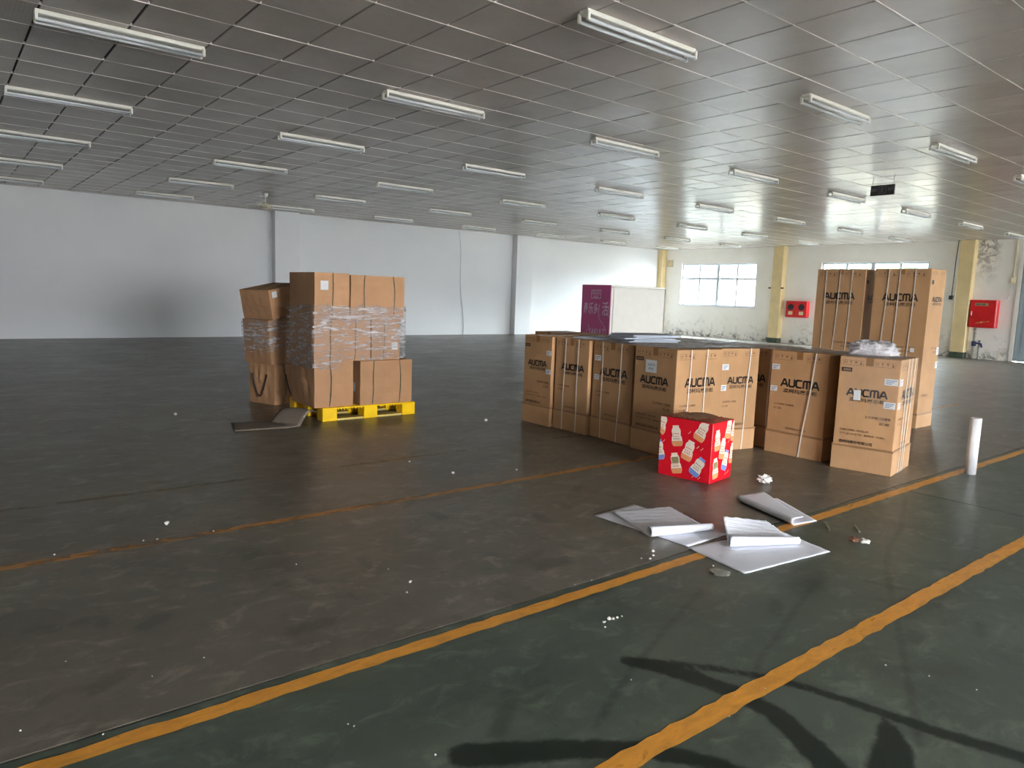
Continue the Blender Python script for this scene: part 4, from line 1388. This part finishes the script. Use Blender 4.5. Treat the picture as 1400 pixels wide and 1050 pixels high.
# light switch with conduit
sw = empty('wall_switch', (XR, 7.16, 2.28)); tag(sw, 'cream switch box hanging on a conduit beside the blue-grey door', 'switch')
MB().bevbox(-.05, .002, -.06, .06, -.10, .10, .01).build('switch_box', CREAMS, sw)
MB().bevbox(-.056, -.049, -.03, .03, -.05, .05, .003).build('rocker', WHITEP, sw)
MB().tube([(-.02, 0, .09), (-.02, -.01, .6), (-.02, 0, H - 2.28)], .012, 8).build('conduit', CREAMS, sw, True)
MB().tube([(-.02, .04, -.09), (-.02, .05, -.40), (-.02, .10, -.55)], .006, 6).build('cord', PIPE, sw, True)
# black cable down the column
bc = empty('hanging_cable', (XR - .27, 8.55, H)); tag(bc, 'black cable hanging beside the ochre column with a plug at its end', 'cable')
MB().tube([(.0, .0, 0), (-.01, .02, -.6), (-.005, .03, -1.2), (0, .04, -1.62)], .013, 6).build('cable', DARKP, bc, True)
MB().bevbox(-.05, .03, -.02, .10, -1.72, -1.60, .012).build('plug', DARKP, bc)
# bracket bar clamped to the middle column
br = empty('column_bracket', (XR - .27, 14.30, 1.93)); tag(br, 'rusty bracket bar clamped across the ochre column above the gauge box', 'bracket')
MB().bevbox(-.02, .02, -.30, -.20, -.02, .03, .004).build('bracket_arm', RUST, br)
MB().bevbox(-.02, .02, .20, .28, -.02, .03, .004).build('bracket_arm', RUST, br)
MB().bevbox(.0, .02, -.22, .22, -.008, .012, .003).build('bar', YCOL, br)
# small junction box near the far corner
jb = empty('junction_box', (XR, 19.28, 2.86)); tag(jb, 'small pale junction box high on the cream wall near the corner', 'junction box')
MB().bevbox(-.05, .002, -.14, .14, -.14, .14, .01).build('box_body', plain('dull_cream', srgb(206, 200, 176), .6), jb)
MB().bevbox(-.06, -.048, -.10, .10, -.10, .10, .006).build('cover', CREAMS, jb)
# exit sign on two chains
ex = empty('exit_sign', (11.45, 5.33, 3.10)); tag(ex, 'black exit sign hanging from the ceiling on two thin chains', 'sign')
MB().bevbox(-.012, .012, -.18, .18, 0, .155, .004).build('sign_panel', DARKP, ex)
for s in (-.15, .16): MB().tube([(0, s, .15), (0, s - .01, .306)], .0035, 5).build('chain', PIPE, ex)
DIMW = plain('dull_sign_print', srgb(118, 118, 124), .5)
MS = Matrix(((0, 0, -1, -.0145), (-1, 0, 0, .18), (0, 1, 0, 0), (0, 0, 0, 1)))
for u_ in (.02, .265):
    b = MB(); put_text(b, 'EXIT', u_, .065, .04, .085)
    o = b.build('lettering', DIMW, ex); o.matrix_local = MS
b = outline(MB(), .125, .235, .02, .135, .006)
b.add([(.172, .115, 0), (.186, .115, 0), (.186, .128, 0), (.172, .128, 0)], [(0, 1, 2, 3)])
q = stroke2d([[(.178, .108), (.172, .075), (.158, .055), (.15, .035)], [(.172, .075), (.19, .055), (.20, .035)], [(.178, .10), (.155, .085)], [(.178, .10), (.20, .09)]], .009)
b.add(q.v, q.f); o = b.build('running_figure', DIMW, ex); o.matrix_local = MS
# ceiling fan
fn_ = empty('ceiling_fan', (5.80, 16.05, H)); tag(fn_, 'white three-bladed ceiling fan on a short rod near the back wall', 'fan')
MB().lathe([(.0, 0), (.06, 0), (.055, -.06), (.02, -.09)], 16).build('canopy', WHITEP, fn_, True)
MB().tube([(0, 0, -.05), (0, 0, -.24)], .014, 8).build('rod', WHITEP, fn_, True)
MB().lathe([(.0, -.20), (.05, -.21), (.10, -.25), (.11, -.30), (.07, -.335), (.0, -.34)], 18).build('motor_housing', plain('fan_cream', srgb(196, 184, 150), .4), fn_, True)
for k in range(3):
    a = D(232 + 120 * k)
    Mb = Matrix.Rotation(a, 4, 'Z')
    b = MB(); b.bevbox(.09, .60, -.055, .06, -.300, -.294, .002, Mb @ Matrix.Rotation(D(9), 4, 'X'))
    b.build('blade', plain('fan_blade', srgb(190, 184, 168), .4), fn_)
# thin cable down the back wall
q0, q1 = at_y(628, 316, YB - .012), at_y(633, 455, YB - .012)
pts = [(q0.x + (q1.x - q0.x) * t + .035 * math.sin(t * 9), YB - .008, q0.z + (.02 - q0.z) * t) for t in [i / 16 for i in range(17)]]
wc = MB().tube(pts, .008, 5).build('wall_cable', plain('grey_cable', srgb(186, 186, 190), .6), None, True); tag(wc, 'thin pale cable running down the white back wall', 'cable')

# ------------------------------------------------------------------ outside the windows
g2 = MB().box(-60, XR + 30, -60, YF - .3, -.30, -.17).build('ground', plain('bounce_light_apron', srgb(182, 180, 176), .9)); tag(g2, kind='structure')  # pale apron out of view, added to bounce daylight up to the ceiling
gr = MB().box(XR + .3, XR + 170, YF - .3, 160, -.35, -.22).build('ground', plain('yard_asphalt', srgb(54, 53, 49), .9, spec=0.0)); tag(gr, kind='structure')
bd = empty('building', (XR + 26, 20, -.15)); tag(bd, 'low building across the yard, seen through the windows', 'building')
MB().box(0, 8, -30, 14, 0, 3.3).build('wall', plain('cream_brick_render', srgb(150, 138, 118), .9, spec=0.0, var=.25, scale=.7), bd)
MB().box(-.3, 8.3, -30.3, 14.3, 3.3, 3.5).build('roof', plain('roof_grey', srgb(84, 88, 94), .8, spec=0.0), bd)
for k in range(7):
    MB().box(-.05, .02, -26 + k * 5.6, -24 + k * 5.6, 1.0, 2.3).build('window', plain('far_glass', srgb(44, 52, 62), .5, spec=0.0), bd)
hl = MB()  # hills added to screen off the glaring sky behind the window panes
for k in range(9):
    y_ = -150 + k * 40
    hl.add([(XR + 120, y_ - 30, -1), (XR + 120, y_ + 30, -1), (XR + 150, y_ + 30, -1), (XR + 150, y_ - 30, -1), (XR + 128, y_ - 8, 17 + 3 * math.sin(k * 2.1)), (XR + 132, y_ + 10, 19 + 3 * math.cos(k * 1.7))], [(0, 1, 5, 4), (1, 2, 5), (2, 3, 4, 5), (3, 0, 4)])
tag(hl.build('sky_screen_hills', plain('sky_screen_hillside', srgb(52, 60, 62), .95, spec=0.0, var=.3, scale=.05)), kind='structure')
LEAF = plain('dark_foliage', srgb(56, 66, 52), .9, spec=0.0, var=.3, scale=3)
for k, (x, y, s, lb) in enumerate(((XR + 15, 17.5, 2.3, 'leafy tree outside the window with the full view'), (XR + 17, 10.4, 2.1, 'leafy tree outside the window behind the tall cartons'), (XR + 19, 24.0, 2.6, 'leafy tree in the yard by the low building'))):
    tr = empty('tree', (x, y, -.15)); tag(tr, lb, 'tree', 'trees in the yard')
    MB().tube([(0, 0, 0), (.1, .05, 1.2), (0, .1, 2.4)], [.16, .12, .08], 8).build('trunk', RUST, tr, True)
    b = lump(50 + k, s * .62, 1.0, 3, .16)
    b.v = [(p_[0], p_[1], p_[2] + 1.3) for p_ in b.v]
    b.build('crown', LEAF, tr)
